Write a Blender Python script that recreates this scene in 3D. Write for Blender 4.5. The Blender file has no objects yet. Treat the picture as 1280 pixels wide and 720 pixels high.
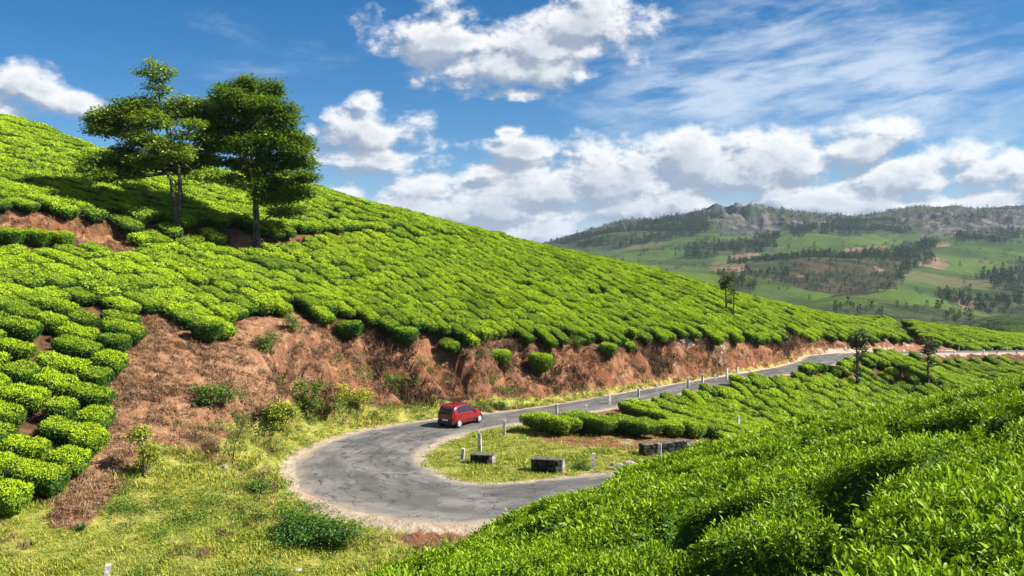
import bpy, bmesh, math, random
import numpy as np
from mathutils import Vector, Matrix, Euler

random.seed(7)
RNG = np.random.default_rng(7)
SC = bpy.context.scene
COL = SC.collection

# ------------------------------------------------------------------ camera
FPX, UC, VH = 1108.0, 640.0, 330.0          # focal length in photo pixels, centre column, horizon row
cam_d = bpy.data.cameras.new('camera')
cam = bpy.data.objects.new('camera', cam_d)
COL.objects.link(cam)
cam.location = (0, 0, 0)
cam.rotation_euler = (math.radians(90), 0, 0)
cam_d.sensor_width = 36.0
cam_d.sensor_fit = 'HORIZONTAL'
cam_d.lens = 36.0 * FPX / 1280.0
cam_d.shift_y = -(360.0 - VH) / 1280.0
cam_d.clip_start = 0.1
cam_d.clip_end = 40000
SC.camera = cam

# ------------------------------------------------------------------ exposure, sun, sky
SC.view_settings.view_transform = 'Standard'
SC.view_settings.look = 'None'
SC.view_settings.gamma = 1.0
SC.view_settings.exposure = 1.3
SC.view_settings.use_curve_mapping = False
SUN_EL = math.radians(42)
SUN_AZ = math.radians(-10)                   # direction to the sun measured from +X towards +Y
sun_dir = Vector((math.cos(SUN_EL) * math.cos(SUN_AZ), math.cos(SUN_EL) * math.sin(SUN_AZ), math.sin(SUN_EL)))
sun_d = bpy.data.lights.new('sun', 'SUN')
sun_d.energy = 5.0
sun_d.angle = math.radians(0.5)
sun_d.color = (1.0, 0.93, 0.82)
sun_o = bpy.data.objects.new('sun', sun_d)
COL.objects.link(sun_o)
sun_o.location = (60, -30, 60)
sun_o.rotation_euler = sun_dir.to_track_quat('Z', 'Y').to_euler()


# ------------------------------------------------------------------ node helper
class NT:
    def __init__(s, tree):
        s.t = tree
        s.n = tree.nodes
        s.l = tree.links

    def put(s, sock, v):
        if v is None:
            return
        if isinstance(v, bpy.types.NodeSocket):
            s.l.new(v, sock)
        else:
            if hasattr(sock, 'default_value'):
                try:
                    sock.default_value = v
                except Exception:
                    sock.default_value = tuple(v) + (1.0,)

    def add(s, kind, props=None, ins=None):
        nd = s.n.new(kind)
        for k, v in (props or {}).items():
            setattr(nd, k, v)
        for k, v in (ins or {}).items():
            s.put(nd.inputs[k], v)
        return nd

    def m(s, op, a, b=None, c=None, clamp=False):
        nd = s.n.new('ShaderNodeMath')
        nd.operation = op
        nd.use_clamp = clamp
        for i, v in enumerate((a, b, c)):
            if v is not None:
                s.put(nd.inputs[i], v)
        return nd.outputs[0]

    def vm(s, op, a, b=None):
        nd = s.n.new('ShaderNodeVectorMath')
        nd.operation = op
        s.put(nd.inputs[0], a)
        if b is not None:
            s.put(nd.inputs['Scale' if op == 'SCALE' else 1], b)
        return nd.outputs[0]

    def mix(s, f, a, b, blend='MIX'):
        nd = s.n.new('ShaderNodeMix')
        nd.data_type = 'RGBA'
        nd.blend_type = blend
        nd.clamp_factor = True
        s.put(nd.inputs[0], f)
        for i, v in ((6, a), (7, b)):
            if isinstance(v, (tuple, list)) and len(v) == 3:
                v = tuple(v) + (1.0,)
            s.put(nd.inputs[i], v)
        return nd.outputs[2]

    def noise(s, vec, scale, detail=3, rough=0.55, dist=0.0, out='Factor'):
        nd = s.add('ShaderNodeTexNoise', None, {'Scale': scale, 'Detail': detail, 'Roughness': rough, 'Distortion': dist})
        if vec is not None:
            s.l.new(vec, nd.inputs['Vector'])
        return nd.outputs[0] if out != 'Color' else nd.outputs[1]

    def ss(s, x, lo, hi):
        nd = s.add('ShaderNodeMapRange', {'interpolation_type': 'SMOOTHSTEP'}, {'From Min': lo, 'From Max': hi})
        s.put(nd.inputs['Value'], x)
        return nd.outputs[0]

    def attr(s, name, out='Fac'):
        nd = s.add('ShaderNodeAttribute', {'attribute_name': name})
        return nd.outputs[out]

    def sep(s, v):
        nd = s.n.new('ShaderNodeSeparateXYZ')
        s.put(nd.inputs[0], v)
        return nd.outputs

    def comb(s, x, y, z):
        nd = s.n.new('ShaderNodeCombineXYZ')
        for i, v in enumerate((x, y, z)):
            s.put(nd.inputs[i], v)
        return nd.outputs[0]


def px_dir(u, v):
    """azimuth and elevation of the direction seen at a photo pixel"""
    az = math.atan2(u - UC, FPX)
    el = math.atan((VH - v) / FPX * math.cos(az))
    return az, el


def px_at(u, v, d):
    return Vector(((u - UC) / FPX * d, d, (VH - v) / FPX * d))


# ------------------------------------------------------------------ world: Nishita sky with broken cumulus
world = bpy.data.worlds.new('World')
SC.world = world
world.use_nodes = True
W = NT(world.node_tree)
W.n.clear()
SKY_STRENGTH = 0.054

# clouds as banks placed by azimuth and elevation: (column, row, half width, half height, weight)
CLOUDS = [
    (545, 52, 92, 44, 1.0), (640, 88, 120, 42, 1.0), (735, 30, 100, 40, 1.0), (680, 60, 120, 50, .9), (650, 118, 60, 18, .8),
    (30, 110, 74, 36, .95), (90, 130, 70, 28, .55), (0, 130, 60, 40, .8),
    (470, 172, 92, 42, .9), (440, 204, 80, 16, .75), (520, 150, 46, 22, .6), (455, 130, 40, 30, .6), (390, 165, 24, 20, .6),
    (540, 240, 90, 34, .85), (430, 245, 60, 26, .7), (620, 262, 130, 44, .9), (655, 190, 62, 20, .95), (635, 165, 26, 12, .65), (610, 215, 60, 18, .8),
    (480, 200, 130, 34, .8), (700, 240, 190, 44, 1.0), (560, 262, 170, 34, .95), (760, 225, 140, 52, 1.0), (860, 205, 90, 44, 1.0), (930, 215, 110, 50, 1.0), (1075, 190, 72, 44, 1.0), (1000, 210, 80, 46, 1.0),
    (1130, 225, 110, 40, 1.0), (1235, 215, 82, 42, 1.0), (1320, 225, 90, 50, 1.0), (800, 262, 190, 36, 1.0), (1050, 255, 220, 40, 1.0), (1250, 262, 160, 36, 1.0),
    (1400, 200, 120, 60, .9), (1550, 230, 180, 50, .9),
    (-150, 190, 160, 60, .9), (-350, 120, 140, 50, .9), (640, 300, 200, 40, .9),
]


def build_density():
    g = bpy.data.node_groups.new('cloud_density', 'ShaderNodeTree')
    g.interface.new_socket('P', in_out='INPUT', socket_type='NodeSocketVector')
    g.interface.new_socket('Density', in_out='OUTPUT', socket_type='NodeSocketFloat')
    g.interface.new_socket('Low', in_out='OUTPUT', socket_type='NodeSocketFloat')
    N = NT(g)
    gi = N.n.new('NodeGroupInput')
    go = N.n.new('NodeGroupOutput')
    P = gi.outputs[0]
    az, el, _ = N.sep(P)
    best = None
    for (u, v, ru, rv, w) in CLOUDS:
        a0, e0 = px_dir(u, v)
        ra, rb = ru / FPX * math.cos(a0) ** 2, rv / FPX * math.cos(a0)
        dx = N.m('MULTIPLY_ADD', az, 1 / ra, -a0 / ra)
        dy = N.m('MULTIPLY_ADD', el, 1 / rb, -e0 / rb)
        dy = N.m('MAXIMUM', dy, N.m('MULTIPLY', dy, -1.35))      # flatter bases
        r2 = N.m('MULTIPLY_ADD', dx, dx, N.m('MULTIPLY', dy, dy))
        f = N.m('MULTIPLY_ADD', N.m('SQRT', r2), -1.0, w)
        best = f if best is None else N.m('MAXIMUM', best, f)
    # the rest of the sky all round carries the same kind of clouds
    q = N.comb(N.m('MULTIPLY', az, 2.3), N.m('MULTIPLY', el, 5.5), 3.7)
    wild = N.m('MULTIPLY_ADD', N.noise(q, 1.0, 2, .5), 4.0, -2.15)
    aside = N.ss(N.m('ABSOLUTE', az), .62, .85)
    high = N.ss(el, .30, .42)
    wild = N.m('ADD', wild, N.m('MULTIPLY_ADD', N.m('MAXIMUM', aside, high), 3.0, -3.0))
    best = N.m('MAXIMUM', best, wild)
    # billows
    p1 = N.comb(N.m('MULTIPLY', az, 17.0), N.m('MULTIPLY', el, 27.0), 1.3)
    n1 = N.noise(p1, 1.0, 7, .56, .15)
    p2 = N.comb(N.m('MULTIPLY', az, 60.0), N.m('MULTIPLY', el, 80.0), 9.1)
    n2 = N.noise(p2, 1.0, 5, .65, .3)
    d = N.m('ADD', N.m('MULTIPLY', best, 1.25), N.m('MULTIPLY_ADD', n1, 2.9, -1.47))
    d = N.m('ADD', d, N.m('MULTIPLY_ADD', n2, .85, -.42))
    g.links.new(d, go.inputs[0])
    g.links.new(best, go.inputs[1])
    return g


dens = build_density()
tc = W.n.new('ShaderNodeTexCoord')
dirv = tc.outputs['Generated']
dx, dy, dz = W.sep(dirv)
az = W.m('ARCTAN2', dx, dy)
el = W.m('ARCSINE', W.m('MAXIMUM', W.m('MINIMUM', dz, 1.0), -1.0))
P = W.comb(az, el, 0.0)
g1 = W.n.new('ShaderNodeGroup')
g1.node_tree = dens
W.l.new(P, g1.inputs[0])
g2 = W.n.new('ShaderNodeGroup')
g2.node_tree = dens
W.l.new(W.vm('ADD', P, (0.010, 0.014, 0.0)), g2.inputs[0])
d1, d2 = g1.outputs[0], g2.outputs[0]
alpha = W.ss(d1, -0.22, 0.62)
lit = W.m('SUBTRACT', d1, d2)                                    # thinner towards the sun: brighter
litf = W.ss(lit, -0.42, 0.50)
thick = W.ss(d1, 0.25, 1.5)
cl_col = W.mix(litf, (0.27, 0.33, 0.43), (0.88, 0.88, 0.88))
cl_col = W.mix(W.m('MULTIPLY', thick, .74), cl_col, (0.37, 0.43, 0.51))
# thin high cirrus
c_p = W.comb(W.m('MULTIPLY_ADD', az, 3.2, W.m('MULTIPLY', el, 3.0)), W.m('MULTIPLY_ADD', el, 10.0, W.m('MULTIPLY', az, -1.6)), 5.2)
cir = W.noise(c_p, 1.25, 8, .66, .35)
az0, el0 = px_dir(1080, 95)
cm = W.m('MULTIPLY_ADD', az, 1 / .30, -az0 / .30)
cn = W.m('MULTIPLY_ADD', el, 1 / .10, -el0 / .10)
cm = W.m('SUBTRACT', 1.0, W.m('MULTIPLY_ADD', cm, cm, W.m('MULTIPLY', cn, cn)))
cm = W.m('MAXIMUM', cm, -0.42)
cfi = W.noise(W.comb(W.m('MULTIPLY_ADD', az, 9.0, W.m('MULTIPLY', el, 14.0)), W.m('MULTIPLY_ADD', el, 42.0, W.m('MULTIPLY', az, -9.0)), 2.2), 1.0, 6, .6, .3)
cirf = W.m('MULTIPLY', W.ss(cfi, .28, .62), 1.15)
cirf = W.m('MULTIPLY', cirf, W.ss(W.m('MULTIPLY_ADD', cm, .16, cir), .46, .82))
sky = W.add('ShaderNodeTexSky', {'sky_type': 'NISHITA', 'sun_disc': False, 'sun_elevation': SUN_EL,
                                 'sun_rotation': math.radians(90) - SUN_AZ, 'altitude': 1600.0, 'air_density': 1.0,
                                 'dust_density': 0.35, 'ozone_density': 3.0})
hsv = W.add('ShaderNodeHueSaturation', None, {'Saturation': 1.42, 'Value': 0.86, 'Color': sky.outputs[0]})
inv = 1.0 / SKY_STRENGTH
skyc = hsv.outputs[0]
k_cl = 0.50 * inv
cl_s = W.vm('SCALE', cl_col, k_cl)
skyc = W.mix(W.m('MULTIPLY', cirf, .62), skyc, (0.32 * inv, 0.36 * inv, 0.41 * inv))
skyc = W.mix(alpha, skyc, cl_s)
bg = W.add('ShaderNodeBackground', None, {'Color': skyc, 'Strength': SKY_STRENGTH})
wo = W.n.new('ShaderNodeOutputWorld')
W.l.new(bg.outputs[0], wo.inputs[0])
world.cycles.sampling_method = 'MANUAL'
world.cycles.sample_map_resolution = 512


# ------------------------------------------------------------------ general helpers
def tag(o, label=None, cat=None, group=None, kind=None):
    if label:
        o['label'] = label
    if cat:
        o['category'] = cat
    if group:
        o['group'] = group
    if kind:
        o['kind'] = kind
    return o


def link(name, me, parent=None):
    o = bpy.data.objects.new(name, me)
    COL.objects.link(o)
    if parent is not None:
        o.parent = parent
    return o


def thing(name, loc, label, cat, group=None, rz=0.0):
    o = link(name, None)
    o.location = loc
    o.rotation_euler = (0, 0, rz)
    o.empty_display_size = 0.3
    return tag(o, label, cat, group)


def mesh_np(name, verts, faces, mats=(), midx=None, smooth=False, attrs=None):
    """faces: (n,4) or (n,3) array, or a list of both kinds"""
    me = bpy.data.meshes.new(name)
    verts = np.asarray(verts, dtype=np.float32)
    if isinstance(faces, np.ndarray):
        n, k = faces.shape
        me.vertices.add(len(verts))
        me.vertices.foreach_set('co', verts.ravel())
        me.loops.add(n * k)
        me.loops.foreach_set('vertex_index', faces.astype(np.int32).ravel())
        me.polygons.add(n)
        me.polygons.foreach_set('loop_start', np.arange(0, n * k, k, dtype=np.int32))
        me.polygons.foreach_set('loop_total', np.full(n, k, dtype=np.int32))
    else:
        me.from_pydata([tuple(v) for v in verts], [], [tuple(f) for f in faces])
        n = len(faces)
    for m_ in mats:
        me.materials.append(m_)
    if midx is not None:
        me.polygons.foreach_set('material_index', np.asarray(midx, dtype=np.int32))
    if smooth is not False:
        sm = np.ones(n, dtype=bool) if smooth is True else np.asarray(smooth)
        me.polygons.foreach_set('use_smooth', sm)
    me.update()
    for k_, a in (attrs or {}).items():
        a = np.asarray(a, dtype=np.float32)
        if a.ndim == 1:
            at = me.attributes.new(k_, 'FLOAT', 'POINT')
            at.data.foreach_set('value', a)
        else:
            at = me.attributes.new(k_, 'FLOAT_COLOR', 'POINT')
            if a.shape[1] == 3:
                a = np.concatenate([a, np.ones((len(a), 1), np.float32)], 1)
            at.data.foreach_set('color', a.ravel())
    return me


class MB:
    """collects simple shapes into one mesh"""

    def __init__(s):
        s.v, s.f, s.mi, s.sm = [], [], [], []

    def add(s, vs, fs, mi=0, smooth=False):
        o = len(s.v)
        s.v += [tuple(v) for v in vs]
        for f in fs:
            s.f.append(tuple(i + o for i in f))
            s.mi.append(mi)
            s.sm.append(smooth)

    def box(s, c, size, rz=0.0, mi=0, taper=1.0, jit=0.0):
        hx, hy, hz = [q / 2 for q in size]
        vs = []
        for z in (-1, 1):
            t = taper if z > 0 else 1.0
            for x, y in ((-1, -1), (1, -1), (1, 1), (-1, 1)):
                px, py, pz = x * hx * t, y * hy * t, z * hz
                if jit:
                    px += random.uniform(-jit, jit)
                    py += random.uniform(-jit, jit)
                    pz += random.uniform(-jit, jit)
                cx, sx = math.cos(rz), math.sin(rz)
                vs.append((c[0] + px * cx - py * sx, c[1] + px * sx + py * cx, c[2] + pz))
        s.add(vs, [(0, 3, 2, 1), (4, 5, 6, 7), (0, 1, 5, 4), (1, 2, 6, 5), (2, 3, 7, 6), (3, 0, 4, 7)], mi)

    def tube(s, pts, rad, n=7, mi=0, cap=True):
        pts = [Vector(p) for p in pts]
        rings = []
        o = len(s.v)
        for i, p in enumerate(pts):
            a = pts[max(i - 1, 0)]
            b = pts[min(i + 1, len(pts) - 1)]
            t = (b - a).normalized()
            ref = Vector((0, 0, 1)) if abs(t.z) < .9 else Vector((1, 0, 0))
            x = t.cross(ref).normalized()
            y = t.cross(x)
            r = rad[i] if isinstance(rad, (list, tuple)) else rad
            rings.append([p + (x * math.cos(2 * math.pi * k / n) + y * math.sin(2 * math.pi * k / n)) * r for k in range(n)])
        for R in rings:
            s.v += [tuple(q) for q in R]
        for i in range(len(pts) - 1):
            for k in range(n):
                k2 = (k + 1) % n
                s.f.append((o + i * n + k, o + (i + 1) * n + k, o + (i + 1) * n + k2, o + i * n + k2))
                s.mi.append(mi)
                s.sm.append(True)
        if cap:
            for i, rev in ((0, False), (len(pts) - 1, True)):
                f = tuple(o + i * n + k for k in range(n))
                s.f.append(f[::-1] if rev else f)
                s.mi.append(mi)
                s.sm.append(False)

    def lathe(s, prof, axis='X', c=(0, 0, 0), n=20, mi=0, smooth=True):
        """prof: list of (radius, offset along the axis)"""
        o = len(s.v)
        for r, h in prof:
            for k in range(n):
                a = 2 * math.pi * k / n
                p = {'X': (h, r * math.cos(a), r * math.sin(a)), 'Y': (r * math.sin(a), h, r * math.cos(a)), 'Z': (r * math.cos(a), r * math.sin(a), h)}[axis]
                s.v.append((c[0] + p[0], c[1] + p[1], c[2] + p[2]))
        for i in range(len(prof) - 1):
            for k in range(n):
                k2 = (k + 1) % n
                s.f.append((o + i * n + k, o + i * n + k2, o + (i + 1) * n + k2, o + (i + 1) * n + k))
                s.mi.append(mi)
                s.sm.append(smooth)

    def mesh(s, name, mats):
        me = mesh_np(name, s.v, s.f, mats, s.mi, s.sm)
        return me

    def build(s, name, mats, parent=None):
        return link(name, s.mesh(name, mats if isinstance(mats, (list, tuple)) else [mats]), parent)


# numpy value noise
def _h(ix, iy, seed):
    h = (ix.astype(np.int64) * 374761393 + iy.astype(np.int64) * 668265263 + seed * 974634777) & 0xFFFFFFFF
    h = ((h ^ (h >> 13)) * 1274126177) & 0xFFFFFFFF
    return ((h ^ (h >> 16)) & 0xFFFF) / 65535.0


def vn(x, y, seed=0):
    x = np.asarray(x, float)
    y = np.asarray(y, float)
    ix, iy = np.floor(x), np.floor(y)
    fx, fy = x - ix, y - iy
    fx = fx * fx * fx * (fx * (fx * 6 - 15) + 10)
    fy = fy * fy * fy * (fy * (fy * 6 - 15) + 10)
    a = _h(ix, iy, seed)
    b = _h(ix + 1, iy, seed)
    c = _h(ix, iy + 1, seed)
    d = _h(ix + 1, iy + 1, seed)
    return (a * (1 - fx) + b * fx) * (1 - fy) + (c * (1 - fx) + d * fx) * fy


def fbm(x, y, seed=0, oct=4, gain=.5):
    s, a, t = 0, 1.0, 0
    for o in range(oct):
        s = s + a * vn(x * 2 ** o + 17.3 * o, y * 2 ** o - 9.1 * o, seed + o)
        t += a
        a *= gain
    return s / t


def sstep(x, lo, hi):
    t = np.clip((x - lo) / (hi - lo), 0, 1)
    return t * t * (3 - 2 * t)


def in_poly(u, v, poly):
    u = np.asarray(u, float)
    v = np.asarray(v, float)
    r = np.zeros(u.shape, bool)
    n = len(poly)
    for i in range(n):
        x1, y1 = poly[i]
        x2, y2 = poly[(i + 1) % n]
        if y1 == y2:
            continue
        c = ((y1 > v) != (y2 > v)) & (u < (x2 - x1) * (v - y1) / (y2 - y1) + x1)
        r ^= c
    return r


def proj(x, y, z):
    y = np.where(np.abs(y) < 1e-3, 1e-3, y)
    return UC + FPX * x / y, VH - FPX * z / y
# ------------------------------------------------------------------ the lie of the land
ROAD_PTS = [(26, 43.0), (20, 44.5), (15, 45.6), (11, 45.8), (7.5, 44.6), (4.7, 43.2), (.7, 41.2), (-3, 41.0), (-6.0, 43.2), (-8.1, 47.3), (-8.5, 52.2), (-6.8, 56.9),
            (-3.4, 60.9), (3, 65.9), (9.2, 72.3), (16.8, 80.2), (24.7, 88.0), (30.4, 94.0), (34.8, 100.0), (38.2, 106.4), (43.0, 113.5), (54, 124.3), (67, 131.0),
            (80, 136.0), (100, 142.0), (125, 149.0)]
ROAD_W = [4.6, 4.6, 4.8, 5.0, 5.4, 6.0, 6.6, 7.0, 7.2, 7.0, 6.8, 6.2, 5.2, 4.4, 4.0, 3.8, 3.8, 3.9, 4.6, 5.4, 3.8, 3.0, 3.0, 3.0, 3.0, 3.0]
ROAD_Z = [-11.6, -11.4, -11.2, -11.1, -11.0, -11.0, -11.0, -11.0, -11.0, -11.0, -11.0, -11.0, -11.0, -11.0, -11.0, -11.0, -11.0, -11.0, -11.05, -11.2, -11.6, -12.5, -13.0,
          -13.4, -14.0, -14.8]


def catmull(P, t):
    P = np.asarray(P, float)
    n = len(P)
    i = np.clip(np.floor(t).astype(int), 0, n - 2)
    f = (t - i)
    g = lambda k: P[np.clip(k, 0, n - 1)]
    p0, p1, p2, p3 = g(i - 1), g(i), g(i + 1), g(i + 2)
    if P.ndim > 1:
        f = f[:, None]
    return .5 * ((2 * p1) + (-p0 + p2) * f + (2 * p0 - 5 * p1 + 4 * p2 - p3) * f ** 2 + (-p0 + 3 * p1 - 3 * p2 + p3) * f ** 3)


_t = np.linspace(0, len(ROAD_PTS) - 1, 1200)
_rp = catmull(ROAD_PTS, _t)
_len = np.concatenate([[0], np.cumsum(np.hypot(*np.diff(_rp, axis=0).T))])
_n = int(_len[-1] / .5)
_tt = np.interp(np.linspace(0, _len[-1], _n), _len, _t)
RP = catmull(ROAD_PTS, _tt)                       # road centre every half metre
RS = np.linspace(0, _len[-1], _n)
RW = catmull(ROAD_W, _tt)
RZ = np.interp(_tt, np.arange(len(ROAD_Z)), ROAD_Z)
_tan = np.gradient(RP, axis=0)
RT = _tan / np.hypot(_tan[:, 0], _tan[:, 1])[:, None]
RT_IDX = _tt


def road_field(x, y):
    """distance to the centre line, signed (+ on the hill side), index of the nearest centre point"""
    x = np.asarray(x, float).ravel()
    y = np.asarray(y, float).ravel()
    D = np.empty(len(x))
    I = np.empty(len(x), int)
    for a in range(0, len(x), 20000):
        b = min(a + 20000, len(x))
        dx = x[a:b, None].astype(np.float32) - RP[None, :, 0].astype(np.float32)
        dy = y[a:b, None].astype(np.float32) - RP[None, :, 1].astype(np.float32)
        d2 = dx * dx + dy * dy
        k = np.argmin(d2, 1)
        I[a:b] = k
        D[a:b] = np.sqrt(d2[np.arange(b - a), k])
    cr = RT[I, 0] * (y - RP[I, 1]) - RT[I, 1] * (x - RP[I, 0])
    return D * np.where(cr >= 0, 1, -1), I


CREST = [(-140, 104), (-100, 101), (-56.6, 98), (-47, 98), (-23, 106), (0, 107.5), (10, 110), (22, 111), (38, 116), (60, 141), (92, 160), (150, 185)]
CREST_SHIFT = 5.0
CREST_ADJ = np.zeros(len(CREST))


def plane(x, y):
    return -27.0 - .28 * x + .28 * y - 4.6 * sstep(x, 17, 56) - 1.7 * np.exp(-((x - 45) / 15) ** 2 - ((y - 114) / 13) ** 2)


# the terrace path that runs along the hill
PATH_PX = [(-120, 262, 63.5), (0, 287, 67), (60, 296, 68), (110, 303, 70.3), (222, 303, 75.2), (320, 313, 78), (400, 306, 84.7), (500, 303, 92.8), (640, 301, 106.7)]
PATH = np.array([[(u - UC) / FPX * d, d] for u, v, d in PATH_PX])


def polyline_field(x, y, P):
    best = np.full(x.shape, 1e9)
    sgn = np.ones(x.shape)
    par = np.zeros(x.shape)
    for i in range(len(P) - 1):
        ax, ay = P[i]
        bx, by = P[i + 1]
        L = math.hypot(bx - ax, by - ay)
        tx, ty = (bx - ax) / L, (by - ay) / L
        s = np.clip((x - ax) * tx + (y - ay) * ty, 0, L)
        d = np.hypot(x - ax - s * tx, y - ay - s * ty)
        m = d < best
        best = np.where(m, d, best)
        sgn = np.where(m, np.sign(tx * (y - ay) - ty * (x - ax)), sgn)
        par = np.where(m, i + s / L, par)
    return best * sgn, par


def hill(x, y):
    yc = np.interp(x, [c[0] for c in CREST], np.array([c[1] for c in CREST]) + CREST_ADJ) + CREST_SHIFT
    w = 13.0
    t = y - yc
    drop = np.where(t < -w, 0, np.where(t < w, (t + w) ** 2 / (4 * w), t)) * .52
    z = plane(x, y) - drop
    z = np.maximum(z, -45)
    z = z + (fbm(x * .06, y * .06, 3, 3) - .5) * 1.0
    sd, par = polyline_field(x, y, PATH)
    amp = np.interp(par, [0, 3, 5, 7, 8], [1.5, 1.5, 1.1, .55, .25])
    # a cut bench: the uphill side stands higher, the path is level
    z = z + amp * (sstep(sd, .3, 1.7) - .5) * np.exp(-np.maximum(np.abs(sd) - 3, 0) / 9)
    return z


# gully and island below the road, from surveyed points
G_PTS = [(0, 50, -10.9), (3, 55, -10.75), (-4, 53, -11), (-4, 47, -11), (4, 49, -10.95), (8, 52, -10.95), (8, 57, -10.9), (12, 62, -11.3), (9, 49, -11.1), (1, 59, -10.9),
         (17, 67, -12.6), (24, 71, -14.1), (19, 59, -12.7), (32, 78, -15.0), (14, 53, -11.7), (40, 91, -15.6), (30, 60, -15.5), (46, 106, -15.4), (60, 112, -16.5),
         (80, 116, -16.3), (60, 90, -18), (40, 70, -17.5), (100, 112, -18), (9.5, 69, -11.15), (18, 77.5, -11.2), (27, 86.5, -11.2), (36, 97, -11.3), (44, 109.5, -12.7),
         (55, 120.5, -14.4), (67, 126.5, -15.0), (80, 131.5, -15.4), (100, 137, -16.0), (47, 108, -13.2), (130, 146, -15.5), (130, 120, -20), (100, 80, -22), (60, 50, -19), (30, 40, -13),
         (25, 50, -12.6), (20, 30, -14), (50, 20, -20), (100, 30, -26), (0, 30, -11.6), (0, 10, -13), (50, -20, -22), (-10, -20, -14), (12, 57.5, -11.2)]


def tps_fit(P, lam=.02):
    P = np.asarray(P, float)
    n = len(P)
    X = P[:, :2] / 50
    d2 = ((X[:, None] - X[None]) ** 2).sum(-1)
    K = .5 * d2 * np.log(d2 + 1e-12)
    A = np.zeros((n + 3, n + 3))
    A[:n, :n] = K + lam * 1e-2 * np.eye(n)
    A[:n, n] = 1
    A[:n, n + 1:] = X
    A[n, :n] = 1
    A[n + 1:, :n] = X.T
    s = np.linalg.solve(A, np.concatenate([P[:, 2], np.zeros(3)]))

    def f(x, y):
        x = np.asarray(x) / 50
        y = np.asarray(y) / 50
        r = s[n] + s[n + 1] * x + s[n + 2] * y
        for i in range(n):
            q = (x - X[i, 0]) ** 2 + (y - X[i, 1]) ** 2
            r = r + s[i] * .5 * q * np.log(q + 1e-12)
        return r
    return f


gully = tps_fit(G_PTS)


def softplus(t, w):
    return w * np.logaddexp(0, t / w)


def fore_top(x, y):
    """mean top of the tea on the knoll the camera stands on"""
    s1 = -.896 * (x + 1.2) + .445 * (y - 10.9)
    s2 = .982 * (x - 9.7) - .187 * (y - 14)
    z = -.84 + .268 * x - .226 * y
    z = z - .62 * softplus(s1 - .3 - .65 * (1 - sstep(y, 11, 20)), .5) - .55 * softplus(s2 - .6, .7)
    z = z - .5 * softplus(-y - 6, 1.0) - .60 * sstep(y, 14, 30) * sstep(x, 3, 11) - .12 * sstep(x, 4, 9)
    return z, s1, s2


def ground(x, y, detail=True):
    """height of the bare ground, and masks"""
    shp = np.asarray(x).shape
    x = np.asarray(x, float).ravel()
    y = np.asarray(y, float).ravel()
    sd, I = road_field(x, y)
    ad = np.abs(sd)
    hw = RW[I] / 2
    zr = RZ[I]
    ti = RT_IDX[I]
    H = hill(x, y)
    # meadow below the hill
    mead = -11.25 + (fbm(x * .25, y * .25, 11, 3) - .5) * .9 - .02 * np.maximum(38 - y, 0)
    mead = mead - 40 * sstep(x, 8, 30) - 40 * sstep(y, 75, 95)
    k = 1.2
    U = k * np.logaddexp(H / k, mead / k)
    t = ad - hw - np.interp(ti, [0, 9, 11, 13, 14.5, 26], [.5, .5, 1.2, .9, .5, .5])
    bs = np.interp(ti, [0, 9.5, 11, 12, 13, 14, 15, 17, 19.5, 22, 26], [.8, .7, .78, .95, 1.12, 1.35, 1.7, 2.1, 2.0, 1.1, 1.0])
    rs = RS[I]
    gul = np.abs(fbm(rs * .42 + .25 * fbm(x * .5, y * .5, 27, 2), t * .10, 25, 3) - .5) * 2
    rough = (fbm(x * .45, y * .45, 21, 3) - .5) * 1.2 + 1.1 * (np.minimum(gul * 2.2, 1) - .75)
    bank = zr + .05 + bs * np.maximum(t, 0) + sstep(t, .4, 2.2) * rough * 1.9
    left = np.minimum(U, np.maximum(bank, zr)) if True else U
    # far road: little bank
    G = gully(x, y) + (fbm(x * .2, y * .2, 31, 3) - .5) * .35
    tr = sstep(ad - hw, .7, 3.0)
    right = zr * (1 - tr) + G * tr
    lower = np.minimum(U, zr + .5 * np.maximum(t, 0))
    z = np.where(sd > 0, np.where(U > zr, left, np.maximum(U, zr - .5 * np.maximum(t, 0))), right)
    on = ad < hw + .45
    z = np.where(on, zr, z)
    is_bank = (sd > 0) * sstep(t, .2, .8) * (1 - sstep(bank - U, -.2, .5))
    ft, s1, s2 = fore_top(x, y)
    fz = ft - .85
    isf = fz > z
    z = np.maximum(z, fz)
    if detail:
        z = z + np.where(ad > hw + .6, (fbm(x * 1.1, y * 1.1, 41, 3) - .5) * .22, 0)
        z = z + is_bank * (fbm(x * 1.5, y * 1.5, 43, 3) - .5) * .8
    m = dict(sd=sd, t=ad - hw, I=I, ti=ti, bank=is_bank, fore=isf, s1=s1, s2=s2, H=H, U=U, zr=zr)
    return z.reshape(shp), {q: w.reshape(shp) for q, w in m.items()}


# match the skyline of the hill to its outline in the photograph
SKYLINE = [(-700, 60), (-300, 90), (0, 145), (100, 178), (400, 235), (640, 298), (740, 320), (860, 350), (1000, 385), (1110, 398), (1280, 418), (1500, 440)]


def calibrate():
    d = np.arange(75, 212, 1.0)
    for it in range(9):
        for k, (u, v) in enumerate(SKYLINE):
            x = (u - UC) / FPX * d
            z = hill(x, d) + .75
            vv = (VH - FPX * z / d)
            j = int(np.argmin(vv))
            err = vv[j] - v                       # positive: the crest is too low
            CREST_ADJ[k] += np.clip(err * d[j] / FPX / .22, -4, 4) * .8


calibrate()

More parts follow.
